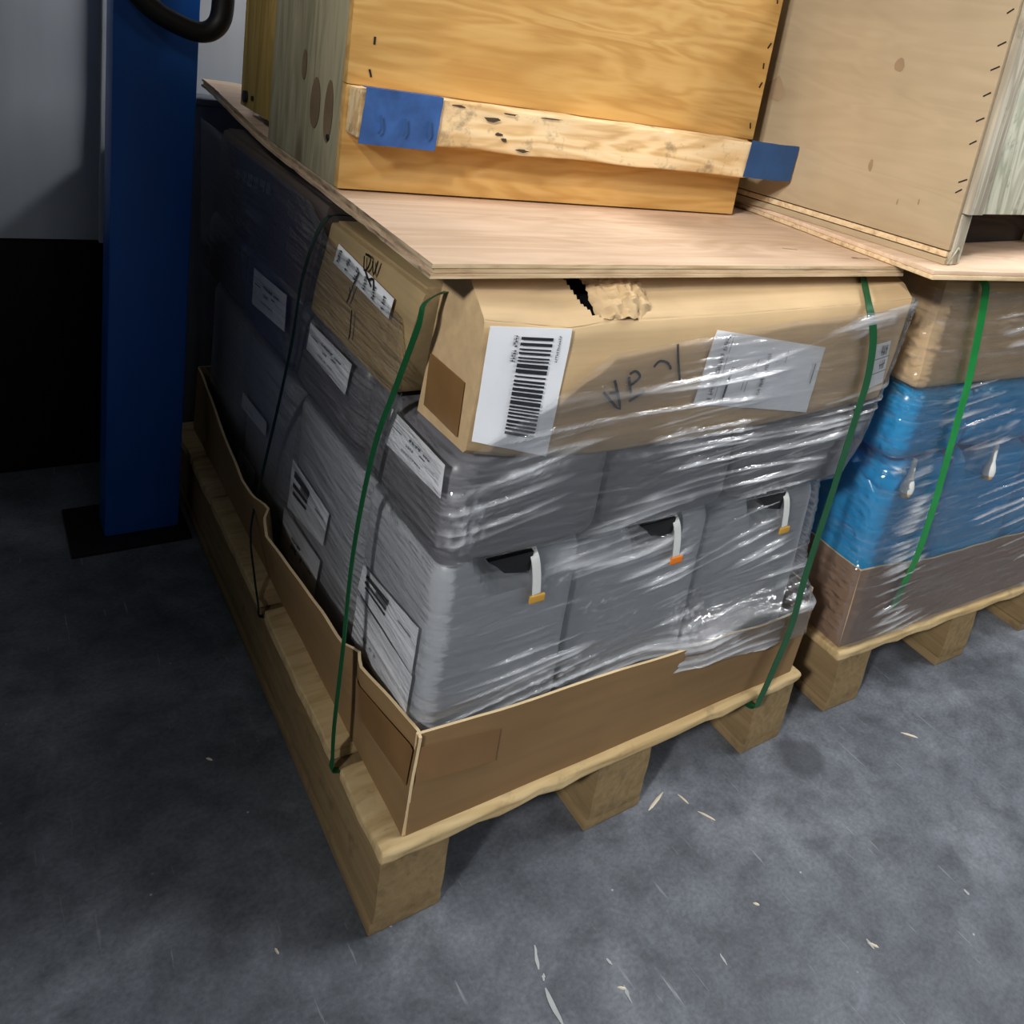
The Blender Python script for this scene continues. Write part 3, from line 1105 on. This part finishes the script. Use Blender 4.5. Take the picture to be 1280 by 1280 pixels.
def side_carton(label, y0, y1, z0, z1, x, mat, dent=0.0, seed=0):
    t = thing('cardboard_carton', label, 'carton', (0.2, (y0 + y1) / 2, z0), T_A)

    def wp(q, u):
        q = q.copy()
        q.x += 0.003 * nz(q.y * 9, q.z * 12, seed) * (1 if u.x < -0.5 else 0)
        # the near edge leans away towards the bottom
        if u.y < -0.5:
            q.y += dent * (z1 - q.z) / (z1 - z0)
        if u.y > 0.5:
            q.y += dent * 0.9 * (z1 - q.z) / (z1 - z0)
        return q
    obj('carton_body', rbox((x, y0, z0), (0.36, y1, z1), 0.006, 14, wp), mat, t)
    obj('carton_flap', box((x + 0.006, y0 + 0.012, z1 - 0.001), (0.19, y1 - 0.012, z1 + 0.003), 0.001), mat, t)
    return t


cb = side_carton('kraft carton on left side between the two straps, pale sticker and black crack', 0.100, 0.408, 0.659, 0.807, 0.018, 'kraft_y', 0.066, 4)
c = lab(0.0145, [(0.3588, 0.7884), (0.1706, 0.7768), (0.1796, 0.7494), (0.3728, 0.7592)])
p = obj('sticker', patch(c, (-1, 0, 0)), ['label', 'label'], cb, label='long pale sticker with upright black lettering')
_r = random.Random(3)
_R = []
for k in range(6):
    a = 0.06 + k * 0.162
    _R += text_row(a, a + 0.05, 0.1 + 0.02 * k, 0.78 + 0.02 * k, 5, _r, True)
obj('label_print', prints(c, (-1, 0, 0), _R, 0.0030), 'ink', p, smooth=0, kind='stuff')
_S = [[(0.2651, 0.7998), (0.262, 0.783), (0.250, 0.790), (0.2452, 0.8037), (0.262, 0.803)], [(0.238, 0.802), (0.232, 0.786), (0.222, 0.806)], [(0.258, 0.783), (0.246, 0.776), (0.232, 0.781), (0.228, 0.768)],
      [(0.246, 0.776), (0.236, 0.770)], [(0.2776, 0.7756), (0.290, 0.757), (0.2951, 0.747), (0.303, 0.735)], [(0.302, 0.748), (0.3, 0.738), (0.308, 0.726)], [(0.2884, 0.722), (0.288, 0.71), (0.2874, 0.69), (0.29, 0.683)]]
obj('marker_writing', strokes(_S, lambda y, z: (0.0118, y, z), (-1, 0, 0), 0.0030), 'marker', cb, kind='stuff', label='black scribble and crack')

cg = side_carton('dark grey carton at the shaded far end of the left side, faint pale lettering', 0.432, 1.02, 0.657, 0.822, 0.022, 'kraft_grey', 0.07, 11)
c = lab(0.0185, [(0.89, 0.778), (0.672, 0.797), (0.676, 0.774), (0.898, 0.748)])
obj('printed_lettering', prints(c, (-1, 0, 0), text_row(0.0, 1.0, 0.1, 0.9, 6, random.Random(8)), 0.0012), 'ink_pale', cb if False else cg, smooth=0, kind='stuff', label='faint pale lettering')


def carton_c():
    t = thing('cardboard_carton', 'brown carton on top of the blue containers under the right plywood sheet', 'carton', (0.36, 0.2, 0.652), T_C)

    def wp(q, u):
        q = q.copy()
        if u.z > 0.7 and u.y < -0.4:
            q.z -= 0.010 * abs(nz(q.x * 13, q.y * 10, 7)) + 0.003
        q.y += 0.003 * nz(q.x * 10, q.z * 14, 3)
        return q
    obj('carton_body', rbox((0.006, 0.004, 0.653), (0.755, 0.42, 0.855), 0.012, 26, wp), 'kraft', t)
    obj('carton_flap', box((0.02, 0.02, 0.854), (0.75, 0.2, 0.858), 0.001), 'kraft', t)


carton_c()

# ------------------------------------------------------------------ stretch film
CREASE = []


def set_crease(o):
    a = o.data.attributes.new('crease', 'FLOAT', 'POINT')
    a.data.foreach_set('value', CREASE)
    CREASE.clear()


def film_a():
    XR = lambda z: pw(z, [(0.15, 0.728), (0.30, 0.722), (0.40, 0.706), (0.50, 0.704), (0.515, 0.712), (0.58, 0.742), (0.645, 0.752), (0.655, 0.756), (0.82, 0.779)])
    XLf = lambda z: pw(z, [(0.15, 0.034), (0.45, 0.032), (0.505, 0.034), (0.53, 0.020), (0.60, 0.016), (0.66, 0.014), (0.82, 0.008)])
    YFo = [(0.15, 0.022), (0.27, 0.021), (0.40, 0.016), (0.47, 0.019), (0.505, 0.024), (0.525, 0.0), (0.59, -0.006), (0.66, -0.007), (0.72, -0.011), (0.79, -0.010), (0.82, -0.008)]

    def YF(x, z):
        y = pw(z, YFo)
        k = smooth01((x - 0.36) / 0.12) * (1 - smooth01((z - 0.29) / 0.06))
        return lerp(y, -0.012, k)
    RAD = 0.022
    LL, LF, LR = 1.12, 0.74, 0.5
    ARC = PI / 2 * RAD
    total = LL + ARC + LF + ARC + LR
    ZT = [(0.0, 0.822), (LL - 0.45, 0.818), (LL - 0.38, 0.79), (LL - 0.13, 0.765), (LL - 0.10, 0.66), (LL + ARC, 0.665), (LL + ARC + 0.10, 0.72), (LL + ARC + 0.17, 0.768), (LL + ARC + 0.36, 0.788), (LL + ARC + 0.66, 0.806), (LL + ARC + 0.74, 0.818), (total, 0.815)]
    ZBm = [(0.0, 0.20), (LL, 0.20), (LL + ARC + 0.30, 0.235), (LL + ARC + 0.42, 0.250), (LL + ARC + 0.46, 0.256), (LL + ARC + 0.72, 0.236), (total, 0.22)]

    def base(s, z):
        xl, xr = XLf(z), XR(z)
        if s < LL:
            y = RAD + YF(xl, z) + (LL - s)
            return Vector((xl, y, z)), Vector((-1, 0, 0))
        if s < LL + ARC:
            a = (s - LL) / RAD
            y0 = YF(xl, z)
            return Vector((xl + RAD - RAD * math.cos(a), y0 + RAD - RAD * math.sin(a), z)), Vector((-math.cos(a), -math.sin(a), 0))
        if s < LL + ARC + LF:
            t = (s - LL - ARC) / LF
            x = lerp(xl + RAD, xr - RAD, t)
            return Vector((x, YF(x, z), z)), Vector((0, -1, 0))
        if s < LL + ARC + LF + ARC:
            a = (s - LL - ARC - LF) / RAD
            y0 = YF(xr, z)
            return Vector((xr - RAD + RAD * math.sin(a), y0 + RAD - RAD * math.cos(a), z)), Vector((math.sin(a), -math.cos(a), 0))
        t = s - LL - ARC - LF - ARC
        return Vector((xr, YF(xr, z) + RAD + t, z)), Vector((1, 0, 0))

    SPARK = [(0.19, 0.45, 0.06, 0.02), (0.29, 0.40, 0.04, 0.025), (0.25, 0.30, 0.10, 0.025), (0.60, 0.53, 0.08, 0.02), (0.12, 0.63, 0.05, 0.012), (0.34, 0.36, 0.06, 0.02), (0.42, 0.655, 0.12, 0.01)]

    def wrinkle(s, z):
        # taut creases running along the wrap, slightly rising to the right
        q = z - 0.10 * (s - LL) * smooth01((s - LL) / 0.2) * (0.9 if z > 0.5 else 0.55)
        a = nz(s * 1.7, q * 40 + 2.0 * nz(s * 2, z * 6, 12), 1.7)
        b = nz(s * 3.3 + 9, q * 85, 4.2)
        g = smooth01(0.5 + 1.6 * nz(s * 5, z * 9, 20))
        r = (1 - abs(a)) ** 7 * 0.0042 * (0.3 + g) + (1 - abs(b)) ** 7 * 0.0024 * g
        r += (1 - abs(nz(s * 2.4 + 4, q * 150, 7.7))) ** 6 * 0.0011 * (0.4 + g) * (1.0 if z > 0.62 else 0.9)
        m = nz(s * 30, z * 34, 8)
        r += max(0, m) ** 2 * 0.0025
        # bunched film at the near corner between the rows
        d = math.exp(-((s - LL - 0.035) / 0.028) ** 2 - ((z - 0.575) / 0.055) ** 2)
        r += d * 0.009 * (0.15 + abs(nz(s * 55, z * 40, 3)) + 0.6 * nz(s * 120, z * 90, 5))
        # small crumples, right part of the foot
        d = math.exp(-((s - LL - 0.50) / 0.07) ** 2 - ((z - 0.33) / 0.045) ** 2)
        r += d * 0.005 * abs(nz(s * 110, z * 110, 6))
        # patches of fine crinkles that catch the lamps
        for ps, pz, rs, rz in SPARK:
            ds, dz = (s - LL - ps) / rs, (z - pz) / rz
            if abs(ds) < 2 and abs(dz) < 2:
                r += math.exp(-ds * ds - dz * dz) * 0.0042 * max(0.0, nz(s * 120, z * 150, ps * 50))
        amp = lerp(0.22, 1.0, smooth01((s - LL + 0.03) / 0.05))
        near = math.exp(-((s - LL - 0.02) / 0.06) ** 2)
        amp *= lerp(1.0, 0.25 if z < 0.5 else 0.6, near)
        return r * amp

    def fn(u, v):
        s = u * total
        z = lerp(pw(s, ZBm) + 0.002 * nz(s * 12, 1, 2), pw(s, ZT) + 0.003 * nz(s * 15, 4, 2), v)
        p, n = base(s, z)
        w = wrinkle(s, z)
        CREASE.append(max(0.0, min(1.0, (w - 0.0018) / 0.0034)) * (0.5 if s < LL - 0.03 else 1.0))
        return p + n * w

    f = grid(fn, 480, 300)
    set_crease(obj('stretch_film', f, 'film', None, T_A, 180, 'clear wrinkled stretch film wound around the grey containers and front carton', 'plastic wrap'))


film_a()


def film_c():
    LL, LF = 0.42, 0.75
    RAD = 0.03
    ARC = PI / 2 * RAD
    total = LL + ARC + LF
    YF = [(0.144, -0.004), (0.29, -0.003), (0.32, 0.004), (0.45, 0.0), (0.50, 0.006), (0.52, 0.0), (0.6, -0.003), (0.655, -0.004), (0.82, -0.006)]
    XL = [(0.144, -0.006), (0.30, -0.004), (0.33, 0.003), (0.48, 0.002), (0.505, 0.008), (0.53, 0.003), (0.64, 0.001), (0.66, -0.003), (0.83, -0.004)]

    def fn(u, v):
        s = u * total
        z = lerp(0.150 + 0.004 * nz(s * 9, 0, 3), 0.83 + 0.006 * nz(s * 12, 2, 2), v)
        yf, xl = pw(z, YF), pw(z, XL)
        if s < LL:
            p, n = Vector((xl, yf + RAD + LL - s, z)), Vector((-1, 0, 0))
        elif s < LL + ARC:
            a = (s - LL) / RAD
            p, n = Vector((xl + RAD - RAD * math.cos(a), yf + RAD - RAD * math.sin(a), z)), Vector((-math.cos(a), -math.sin(a), 0))
        else:
            p, n = Vector((xl + RAD + s - LL - ARC, yf, z)), Vector((0, -1, 0))
        q = z - 0.13 * (s - LL)
        g = smooth01(0.5 + 1.6 * nz(s * 5, z * 9, 24)) * lerp(0.15, 1.0, smooth01((s - LL - 0.03) / 0.10))
        r = (1 - abs(nz(s * 1.9, q * 42, 11))) ** 7 * 0.0042 * (0.08 + 1.2 * g) + (1 - abs(nz(s * 4, q * 85, 14))) ** 7 * 0.0024 * g
        r += max(0, nz(s * 34, z * 30, 18)) ** 2 * 0.003
        CREASE.append(max(0.0, min(1.0, (r - 0.0024) / 0.0035)))
        d = math.exp(-((s - LL - 0.02) / 0.08) ** 2)
        r += d * 0.0035 * max(0, nz(s * 95, z * 85, 6)) + d * 0.002 * max(0, nz(s * 190, z * 170, 16))
        return p + n * r
    set_crease(obj('stretch_film', grid(fn, 280, 300), 'film', None, T_C, 180, 'clear wrinkled stretch film wound around the blue containers and their brown tray', 'plastic wrap'))


film_c()

# ------------------------------------------------------------------ straps


def strap(label, pts, nrm, mat, width=0.0155, T=T_A, group='green packing straps'):
    obj('packing_strap', ribbon(pts, nrm, width, 0.0012, 8), mat, None, T, 40, label, 'strap', group)


L = (-1, 0, 0)
strap('green plastic packing strap down the left side nearest the front corner',
      [(0.12, 0.125, 0.8135), (0.05, 0.095, 0.8125), (0.010, 0.080, 0.804), (0.0055, 0.083, 0.774), (0.006, 0.125, 0.68), (0.005, 0.160, 0.591), (0.003, 0.182, 0.443), (-0.006, 0.161, 0.312), (-0.008, 0.158, 0.202), (-0.0065, 0.156, 0.146), (-0.004, 0.157, 0.124), (0.03, 0.157, 0.119)],
      [(0, 0, 1), (-0.5, 0, 1), L, L, L, L, L, L, L, L, (-1, 0, -0.6), (0, 0, -1)], 'green_strap', 0.0105)
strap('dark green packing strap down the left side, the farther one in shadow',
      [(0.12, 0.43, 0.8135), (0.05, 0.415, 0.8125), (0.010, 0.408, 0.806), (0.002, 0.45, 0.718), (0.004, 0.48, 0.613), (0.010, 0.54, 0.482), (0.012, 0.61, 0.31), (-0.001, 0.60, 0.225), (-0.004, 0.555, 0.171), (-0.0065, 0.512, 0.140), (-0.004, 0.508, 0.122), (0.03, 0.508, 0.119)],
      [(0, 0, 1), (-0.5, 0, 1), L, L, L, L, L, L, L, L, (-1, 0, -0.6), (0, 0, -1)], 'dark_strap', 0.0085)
Fn = (0, -1, 0)
strap('green packing strap down the front face near its right end',
      [(0.700, 0.13, 0.8485), (0.690, 0.065, 0.8475), (0.678, 0.040, 0.8445), (0.652, -0.004, 0.814), (0.667, -0.016, 0.766), (0.679, -0.017, 0.702), (0.677, -0.017, 0.652), (0.676, -0.015, 0.576), (0.671, -0.015, 0.496), (0.660, -0.016, 0.362), (0.657, -0.0175, 0.272), (0.643, -0.0165, 0.195), (0.630, -0.0155, 0.140), (0.624, -0.013, 0.120), (0.622, 0.02, 0.116)],
      [(0, 0, 1), (0, -0.1, 1), (0, -0.6, 0.8), (0, -1, 0.3)] + [Fn] * 9 + [(0, -1, -0.6), (0, 0, -1)], 'green_strap')
strap('bright green packing strap down the front of the blue stack',
      [(0.095, 0.10, 0.8595), (0.09, 0.03, 0.859), (0.088, -0.004, 0.848), (0.095, -0.0125, 0.820), (0.122, -0.0125, 0.674), (0.128, -0.0115, 0.598), (0.138, -0.0105, 0.437), (0.135, -0.0105, 0.322), (0.132, -0.004, 0.262), (0.130, 0.002, 0.2)],
      [(0, 0, 1), (0, -0.2, 1), (0, -1, 0.5)] + [Fn] * 7, 'bright_strap', 0.0195, T_C)

# ------------------------------------------------------------------ plywood sheets


def ply_a():
    t = thing('plywood_sheet', 'bare plywood sheet laid over the grey stack, left edge worn to splinters', 'plywood', (0.36, 0.6, 0.85), T_A)
    zb, zt = 0.8505, 0.8665
    NLAY = 3

    def lift(x, y):
        k = smooth01((y - 0.62) / 0.6)
        return k * 0.020 * (1 - smooth01((x - 0.05) / 0.3)) + 0.0

    def outline(u, v):
        x = lerp(-0.022 + 0.045 * v, 0.742, u)
        y = lerp(0.013, 1.22, v)
        return x, y

    for k in range(NLAY):
        a = zb + (zt - zb) * k / NLAY + 0.0004
        b = zb + (zt - zb) * (k + 1) / NLAY - 0.0004
        inset = (0.0, 0.0035, 0.001)[k]

        def fn(u, v, z=a, q=k):
            x, y = outline(u, v)
            if u == 0:
                x += inset + 0.004 * abs(nz(y * 26, q * 3, 5)) * (1 if y > 0.12 else 0.2)
            if v == 0:
                y += inset * 0.4 + 0.0006 * nz(x * 30, q, 2)
            return x, y, z + lift(x, y)
        lo = grid(lambda u, v: fn(u, v, a), 30, 60, True)
        hi = grid(lambda u, v: fn(u, v, b), 30, 60)
        n = len(lo[0])
        V = lo[0] + hi[0]
        F = list(lo[1]) + [tuple(i + n for i in f) for f in hi[1]]
        S = [0] * len(F)
        nv = 60
        for j in range(nv):
            F.append((j, j + n, j + 1 + n, j + 1))
            S.append(2)
            q = 30 * (nv + 1) + j
            F.append((q + 1, q + 1 + n, q + n, q))
            S.append(1)
        for i in range(30):
            p, q = i * (nv + 1), (i + 1) * (nv + 1)
            F.append((p, q, q + n, p + n))
            S.append(1)
            F.append((q + nv, p + nv, p + nv + n, q + nv + n))
            S.append(1)
        obj('veneer_layer', (V, F, S), ['ply', 'ply_edge', 'ply_worn'], t, smooth=30)
    # small splinters raised on the face
    S = [[(0.56, 0.10), (0.585, 0.094)], [(0.665, 0.055), (0.69, 0.052), (0.70, 0.05)]]
    for s in S:
        obj('raised_splinter', strokes([s], lambda x, y: (x, y, zt + 0.0003), (0, 0, 1), 0.003), 'ply_worn', t)


ply_a()


def ply_c():
    t = thing('plywood_sheet', 'pale plywood sheet laid over the blue stack at the right', 'plywood', (0.4, 0.4, 0.867), T_C)
    # in the right stack's frame
    obj('veneer_layer', box((-0.139, -0.068, 0.8672), (0.80, 1.0, 0.8742), 0.0012), ['ply_edge'], t)
    obj('veneer_layer', box((-0.1385, -0.067, 0.8744), (0.80, 1.0, 0.8812), 0.0012), ['ply'], t)


ply_c()

# ------------------------------------------------------------------ crates


def rot_box(lo, hi, ang, piv, bev=0.003):
    V, F = box(lo, hi, bev)
    c, s = math.cos(ang), math.sin(ang)
    return [(piv[0] + (x - piv[0]) * c - (y - piv[1]) * s, piv[1] + (x - piv[0]) * s + (y - piv[1]) * c, z) for x, y, z in V], F


def crate_one():
    a = math.radians(-1.6)
    T = Matrix.Translation((-0.004, 0.322, 0.8672)) @ Matrix.Rotation(a, 4, 'Z')
    t = thing('wooden_crate', 'yellow pine crate on the left plywood sheet, pale batten with blue tape across its front', 'crate', (0.325, 0.16, 0), T)
    Z = 0.40
    obj('front_board', box((-0.004, 0.0, 0.128), (0.662, 0.016, Z), 0.002), 'pine', t, label='tall yellow pine board with flame grain')
    obj('lower_board', box((-0.004, 0.0, 0.0015), (0.652, 0.016, 0.1275), 0.002), 'pine', t)

    def wp(q, u):
        return q + Vector((0, nz(q.x * 14, q.z * 50, 2) * 0.002, nz(q.x * 16, q.y * 30, 5) * 0.003))
    obj('batten', rbox((-0.001, -0.044, 0.071), (0.628, -0.0005, 0.128), 0.003, 20, wp), 'cleat', t, label='pale battered batten nailed across the front')
    obj('side_board', box((-0.004, 0.0165, 0.0), (0.012, 0.34, Z), 0.002), 'weathered', t, label='grey weathered side with dark oval stains')
    obj('top_board', box((-0.004, 0.0, Z + 0.0005), (0.662, 0.34, Z + 0.014), 0.002), 'pine', t)
    obj('side_board', box((0.636, 0.017, 0.0), (0.652, 0.34, Z), 0.002), 'weathered', t)
    obj('back_board', box((0.012, 0.324, 0.0), (0.636, 0.34, Z), 0.002), 'pine', t)
    obj('bottom_board', box((0.012, 0.017, 0.002), (0.636, 0.324, 0.018), 0.002), 'pine', t)
    # oval stains / nail on the weathered side, along the board
    for y, z, h, w in ((0.115, 0.085, 0.066, 0.042), (0.058, 0.082, 0.078, 0.034), (0.175, 0.128, 0.040, 0.022)):
        V = [(-0.0048, y + w / 2 * math.cos(k * PI / 10), z + h / 2 * math.sin(k * PI / 10) * (1.1 if k < 10 else 0.9)) for k in range(20)]
        obj('oval_stain', (V, [tuple(range(20))[::-1]]), 'stain_wood', t, smooth=0)
    obj('nail_head', tube([(-0.004, 0.05, 0.055), (-0.0065, 0.05, 0.055)], 0.004, 10, 2), 'steel', t)
    # staples and tears down both edges of the front board
    rnd = random.Random(4)
    for k in range(6):
        z = 0.15 + k * 0.045
        for x in (0.024, 0.65):
            zz = z + rnd.uniform(-0.02, 0.02)
            obj('staple', ribbon([(x, -0.0002, zz), (x + rnd.uniform(-0.004, 0.006), -0.0004, zz + 0.009)], [(0, -1, 0)] * 2, 0.0022, 0.0008, 1), 'steel', t)
    # scrape marks on the batten face
    for x, z, w, h in ((0.166, 0.113, 0.022, 0.007), (0.178, 0.095, 0.014, 0.006), (0.186, 0.089, 0.010, 0.006), (0.215, 0.077, 0.026, 0.004), (0.19, 0.122, 0.03, 0.003), (0.25, 0.123, 0.05, 0.0025), (0.12, 0.124, 0.02, 0.003)):
        n = 9
        V = [(x + w / 2 * math.cos(2 * PI * k / n) * rnd.uniform(0.5, 1.2), -0.0468, z + h / 2 * math.sin(2 * PI * k / n) * rnd.uniform(0.5, 1.3)) for k in range(n)]
        obj('scrape_mark', (V, [tuple(range(n))]), 'scrape', t, smooth=0)

    def tape(x0, x1, z0, z1, y, sag, mat, lab_):
        def fn(u, v):
            x = lerp(x0, x1, u)
            yy = y - 0.0025 * abs(nz(x * 60, v * 3, 4)) - sag * u * u
            return Vector((x + (0.004 * v if u in (0, 1) else 0) * (-1), yy, lerp(z1, z0, v) - 0.002 * nz(x * 30, 2, 1))), Vector((0, -1, 0))
        obj('blue_tape', sheet(fn, 14, 8, 0.0006), [mat, mat], t, label=lab_)
    tape(0.004, 0.098, 0.066, 0.131, -0.047, 0, 'blue_tape', 'crinkled blue tape round the left end of the batten')
    for x in (0.022, 0.052, 0.082):
        obj('tape_slit', ribbon([(x, -0.051, 0.102), (x + 0.002, -0.0515, 0.088), (x - 0.001, -0.051, 0.080)], [(0, -1, 0)] * 3, 0.0028, 0.0005, 3), 'navy_tape', t)
    # tape wraps over the top of the batten
    obj('blue_tape', box((0.004, -0.047, 0.1305), (0.098, -0.03, 0.1312)), 'blue_tape', t)
    tape(0.618, 0.729, 0.072, 0.131, -0.046, -0.004, 'navy_tape', 'loose blue tape sticking out past the right end')


def mk_extra():
    M['stain_wood'] = plain('stained_wood', srgb(110, 92, 68), 0.85, var=0.2)
    M['scrape'] = plain('scraped_wood', srgb(70, 58, 44), 0.9, var=0.3)


mk_extra()
crate_one()


def crate_behind():
    t = thing('wooden_crate', 'olive stained wooden crate standing behind the yellow pine crate', 'crate', (0.2, 0.86, 0.8875), T_A)
    z0 = 0.888
    zt = 1.25
    obj('front_board', box((0.012, 0.672, z0), (0.40, 0.688, zt), 0.002), 'olive', t)
    obj('side_board', box((0.012, 0.6885, z0), (0.026, 0.858, zt), 0.002), 'olive', t)
    obj('side_board', box((0.386, 0.6885, z0), (0.40, 0.858, zt), 0.002), 'olive', t)
    obj('back_board', box((0.012, 0.8585, z0), (0.40, 0.872, zt), 0.002), 'olive', t)
    obj('top_board', box((0.012, 0.672, zt + 0.0005), (0.40, 0.872, zt + 0.014), 0.002), 'olive', t)
    obj('bolt_head', tube([(0.012, 0.835, 0.906), (0.007, 0.835, 0.906)], 0.010, 12, 2), 'steel', t)
    obj('bolt_head', tube([(0.012, 0.795, 0.909), (0.009, 0.795, 0.909)], 0.004, 10, 2), 'steel', t)


crate_behind()


def crate_two():
    # near bottom corner (0.774, -0.031), left side runs away to (0.715, 0.374)
    a = math.atan2(0.0590, 0.405)
    T = Matrix.Translation((0.774, -0.031, 0.8816)) @ Matrix.Rotation(a, 4, 'Z')
    t = thing('wooden_crate', 'large tan plywood crate with grey corner post on the right plywood sheet', 'crate', (0.3, 0.3, 0), T)
    Z = 0.44
    obj('skid_and_shade_board', box((0.0, 0.002, 0.0), (0.05, 0.62, 0.010), 0.001), 'ply_tan', t)
    obj('skid_and_shade_board', box((0.001, 0.003, 0.0115), (0.05, 0.62, 0.0205), 0.001), 'ply_edge', t)
    obj('side_panel', box((-0.003, 0.0, 0.0225), (0.008, 0.62, Z), 0.0015), 'ply_tan', t, label='large smooth tan plywood side')
    obj('corner_post', box((0.0085, -0.002, 0.0005), (0.043, 0.036, 0.078), 0.002), 'grey_wood', t, label='short grey foot of the corner')
    obj('corner_post', box((0.0085, -0.010, 0.079), (0.060, 0.036, Z), 0.002), 'grey_wood', t, label='grey weathered corner post')
    obj('front_board', box((0.0605, -0.004, 0.079), (0.62, 0.012, Z), 0.002), 'pale_wood', t, label='pale peeling front board')
    obj('bottom_board', box((0.009, 0.037, 0.079), (0.62, 0.60, 0.092), 0.002), 'ply_tan', t)
    obj('back_board', box((0.009, 0.602, 0.0225), (0.62, 0.62, Z), 0.002), 'ply_tan', t)
    obj('top_board', box((-0.003, -0.004, Z + 0.0005), (0.62, 0.62, Z + 0.012), 0.002), 'ply_tan', t)
    obj('skid_and_shade_board', box((0.57, 0.02, 0.0005), (0.62, 0.60, 0.078), 0.002), 'grey_wood', t)  # added to shut light out of the gap underneath
    obj('skid_and_shade_board', box((0.052, 0.56, 0.0005), (0.569, 0.60, 0.078), 0.002), 'grey_wood', t)  # added across the back, also to keep the gap dark
    obj('skid_and_shade_board', box((0.052, 0.10, 0.0005), (0.569, 0.14, 0.078), 0.002), 'gap_shade_wood', t, label='added dark board standing in for the shade under the crate')  # added board, coloured dark to stand in for shade in the gap
    obj('torn_strip', ribbon([(0.002, -0.0015, 0.002), (0.012, -0.004, 0.018), (0.020, -0.004, 0.027), (0.030, -0.004, 0.020), (0.034, -0.003, 0.004)], [(0, -1, 0)] * 5, 0.003, 0.001, 3), 'pale_wood', t)
    rnd = random.Random(2)
    for k in range(9):
        z = 0.10 + k * 0.037 + rnd.uniform(-0.012, 0.012)
        obj('staple', ribbon([(-0.0034, 0.014, z - 0.004), (-0.0036, 0.002 + rnd.uniform(0, 0.004), z + 0.003)], [(-1, 0, 0)] * 2, 0.0017, 0.0009, 1), 'steel', t)
    for y, z, h, w in ((0.10, 0.072, 0.010, 0.003), (0.066, 0.080, 0.010, 0.003), (0.16, 0.115, 0.022, 0.008), (0.155, 0.27, 0.022, 0.022), (0.37, 0.20, 0.045, 0.036)):
        n = 12
        V = [(-0.0036, y + w / 2 * math.cos(2 * PI * k / n) * rnd.uniform(0.7, 1.1), z + h / 2 * math.sin(2 * PI * k / n) * rnd.uniform(0.7, 1.1)) for k in range(n)]
        obj('stain_mark', (V, [tuple(range(n))[::-1]]), 'tan_stain', t, smooth=0)


M['gap_shade_wood'] = wood('gap_shade_wood', srgb(40, 34, 30), srgb(52, 44, 38), srgb(62, 52, 46), 0, 60, 0.9)  # near-black brown painting the shade under the right crate
M['tan_stain'] = plain('tan_stain', srgb(150, 126, 98), 0.8, var=0.2)
crate_two()

# ------------------------------------------------------------------ litter on the floor
SPL = [('largest pale wood splinter on the floor by the middle foot of the grey pallet', (0.473, 0.005, 0), (0.431, -0.012, 0), 0.0058),
       ('thin pale splinter lying right of the middle foot of the pallet', (0.492, -0.010, 0), (0.496, -0.032, 0), 0.0026),
       ('thin pale splinter farther out from the middle pallet foot', (0.500, -0.050, 0), (0.514, -0.076, 0), 0.0024),
       ('pale splinter on the open floor below the blue stack', (0.964, -0.098, 0), (0.984, -0.122, 0), 0.0036),
       ('tiny white chip on the dark floor left of the pallet corner', (-0.10, 0.045, 0), (-0.098, 0.036, 0), 0.003),
       ('tiny pale chip on the floor in front of the near pallet foot', (0.236, -0.202, 0), (0.244, -0.209, 0), 0.003),
       ('tiny pale chip on the open floor at lower right', (0.574, -0.330, 0), (0.582, -0.342, 0), 0.003),
       ('small pale chip near the bottom edge, right of centre', (0.470, -0.206, 0), (0.476, -0.213, 0), 0.003),
       ('tiny chip on the dark floor at far left of the pallet side', (-0.107, 0.372, 0), (-0.100, 0.364, 0), 0.003)]
for lb, a, b, w in SPL:
    A, B = Vector(a), Vector(b)
    d = (B - A).normalized()
    n = Vector((-d.y, d.x, 0))
    up = Vector((0, 0, 1))
    ring = lambda c, r, h: [tuple(c + n * r), tuple(c + n * r * 0.4 + up * h), tuple(c - n * r * 0.5 + up * h * 0.8), tuple(c - n * r)]
    V = ring(A, w * 0.12, 0.0006) + ring(A + (B - A) * 0.35, w * 0.5, 0.0024) + ring(A + (B - A) * 0.8, w * 0.42, 0.002) + ring(B, w * 0.1, 0.0006)
    Fc = [(3, 2, 1, 0), (12, 13, 14, 15)] + [(4 * i + k, 4 * i + (k + 1) % 4, 4 * i + 4 + (k + 1) % 4, 4 * i + 4 + k) for i in range(3) for k in range(4)]
    obj('wood_splinter', (V, Fc), 'splinter', None, IDENT, 40, lb, 'splinter', 'splinters on the floor')
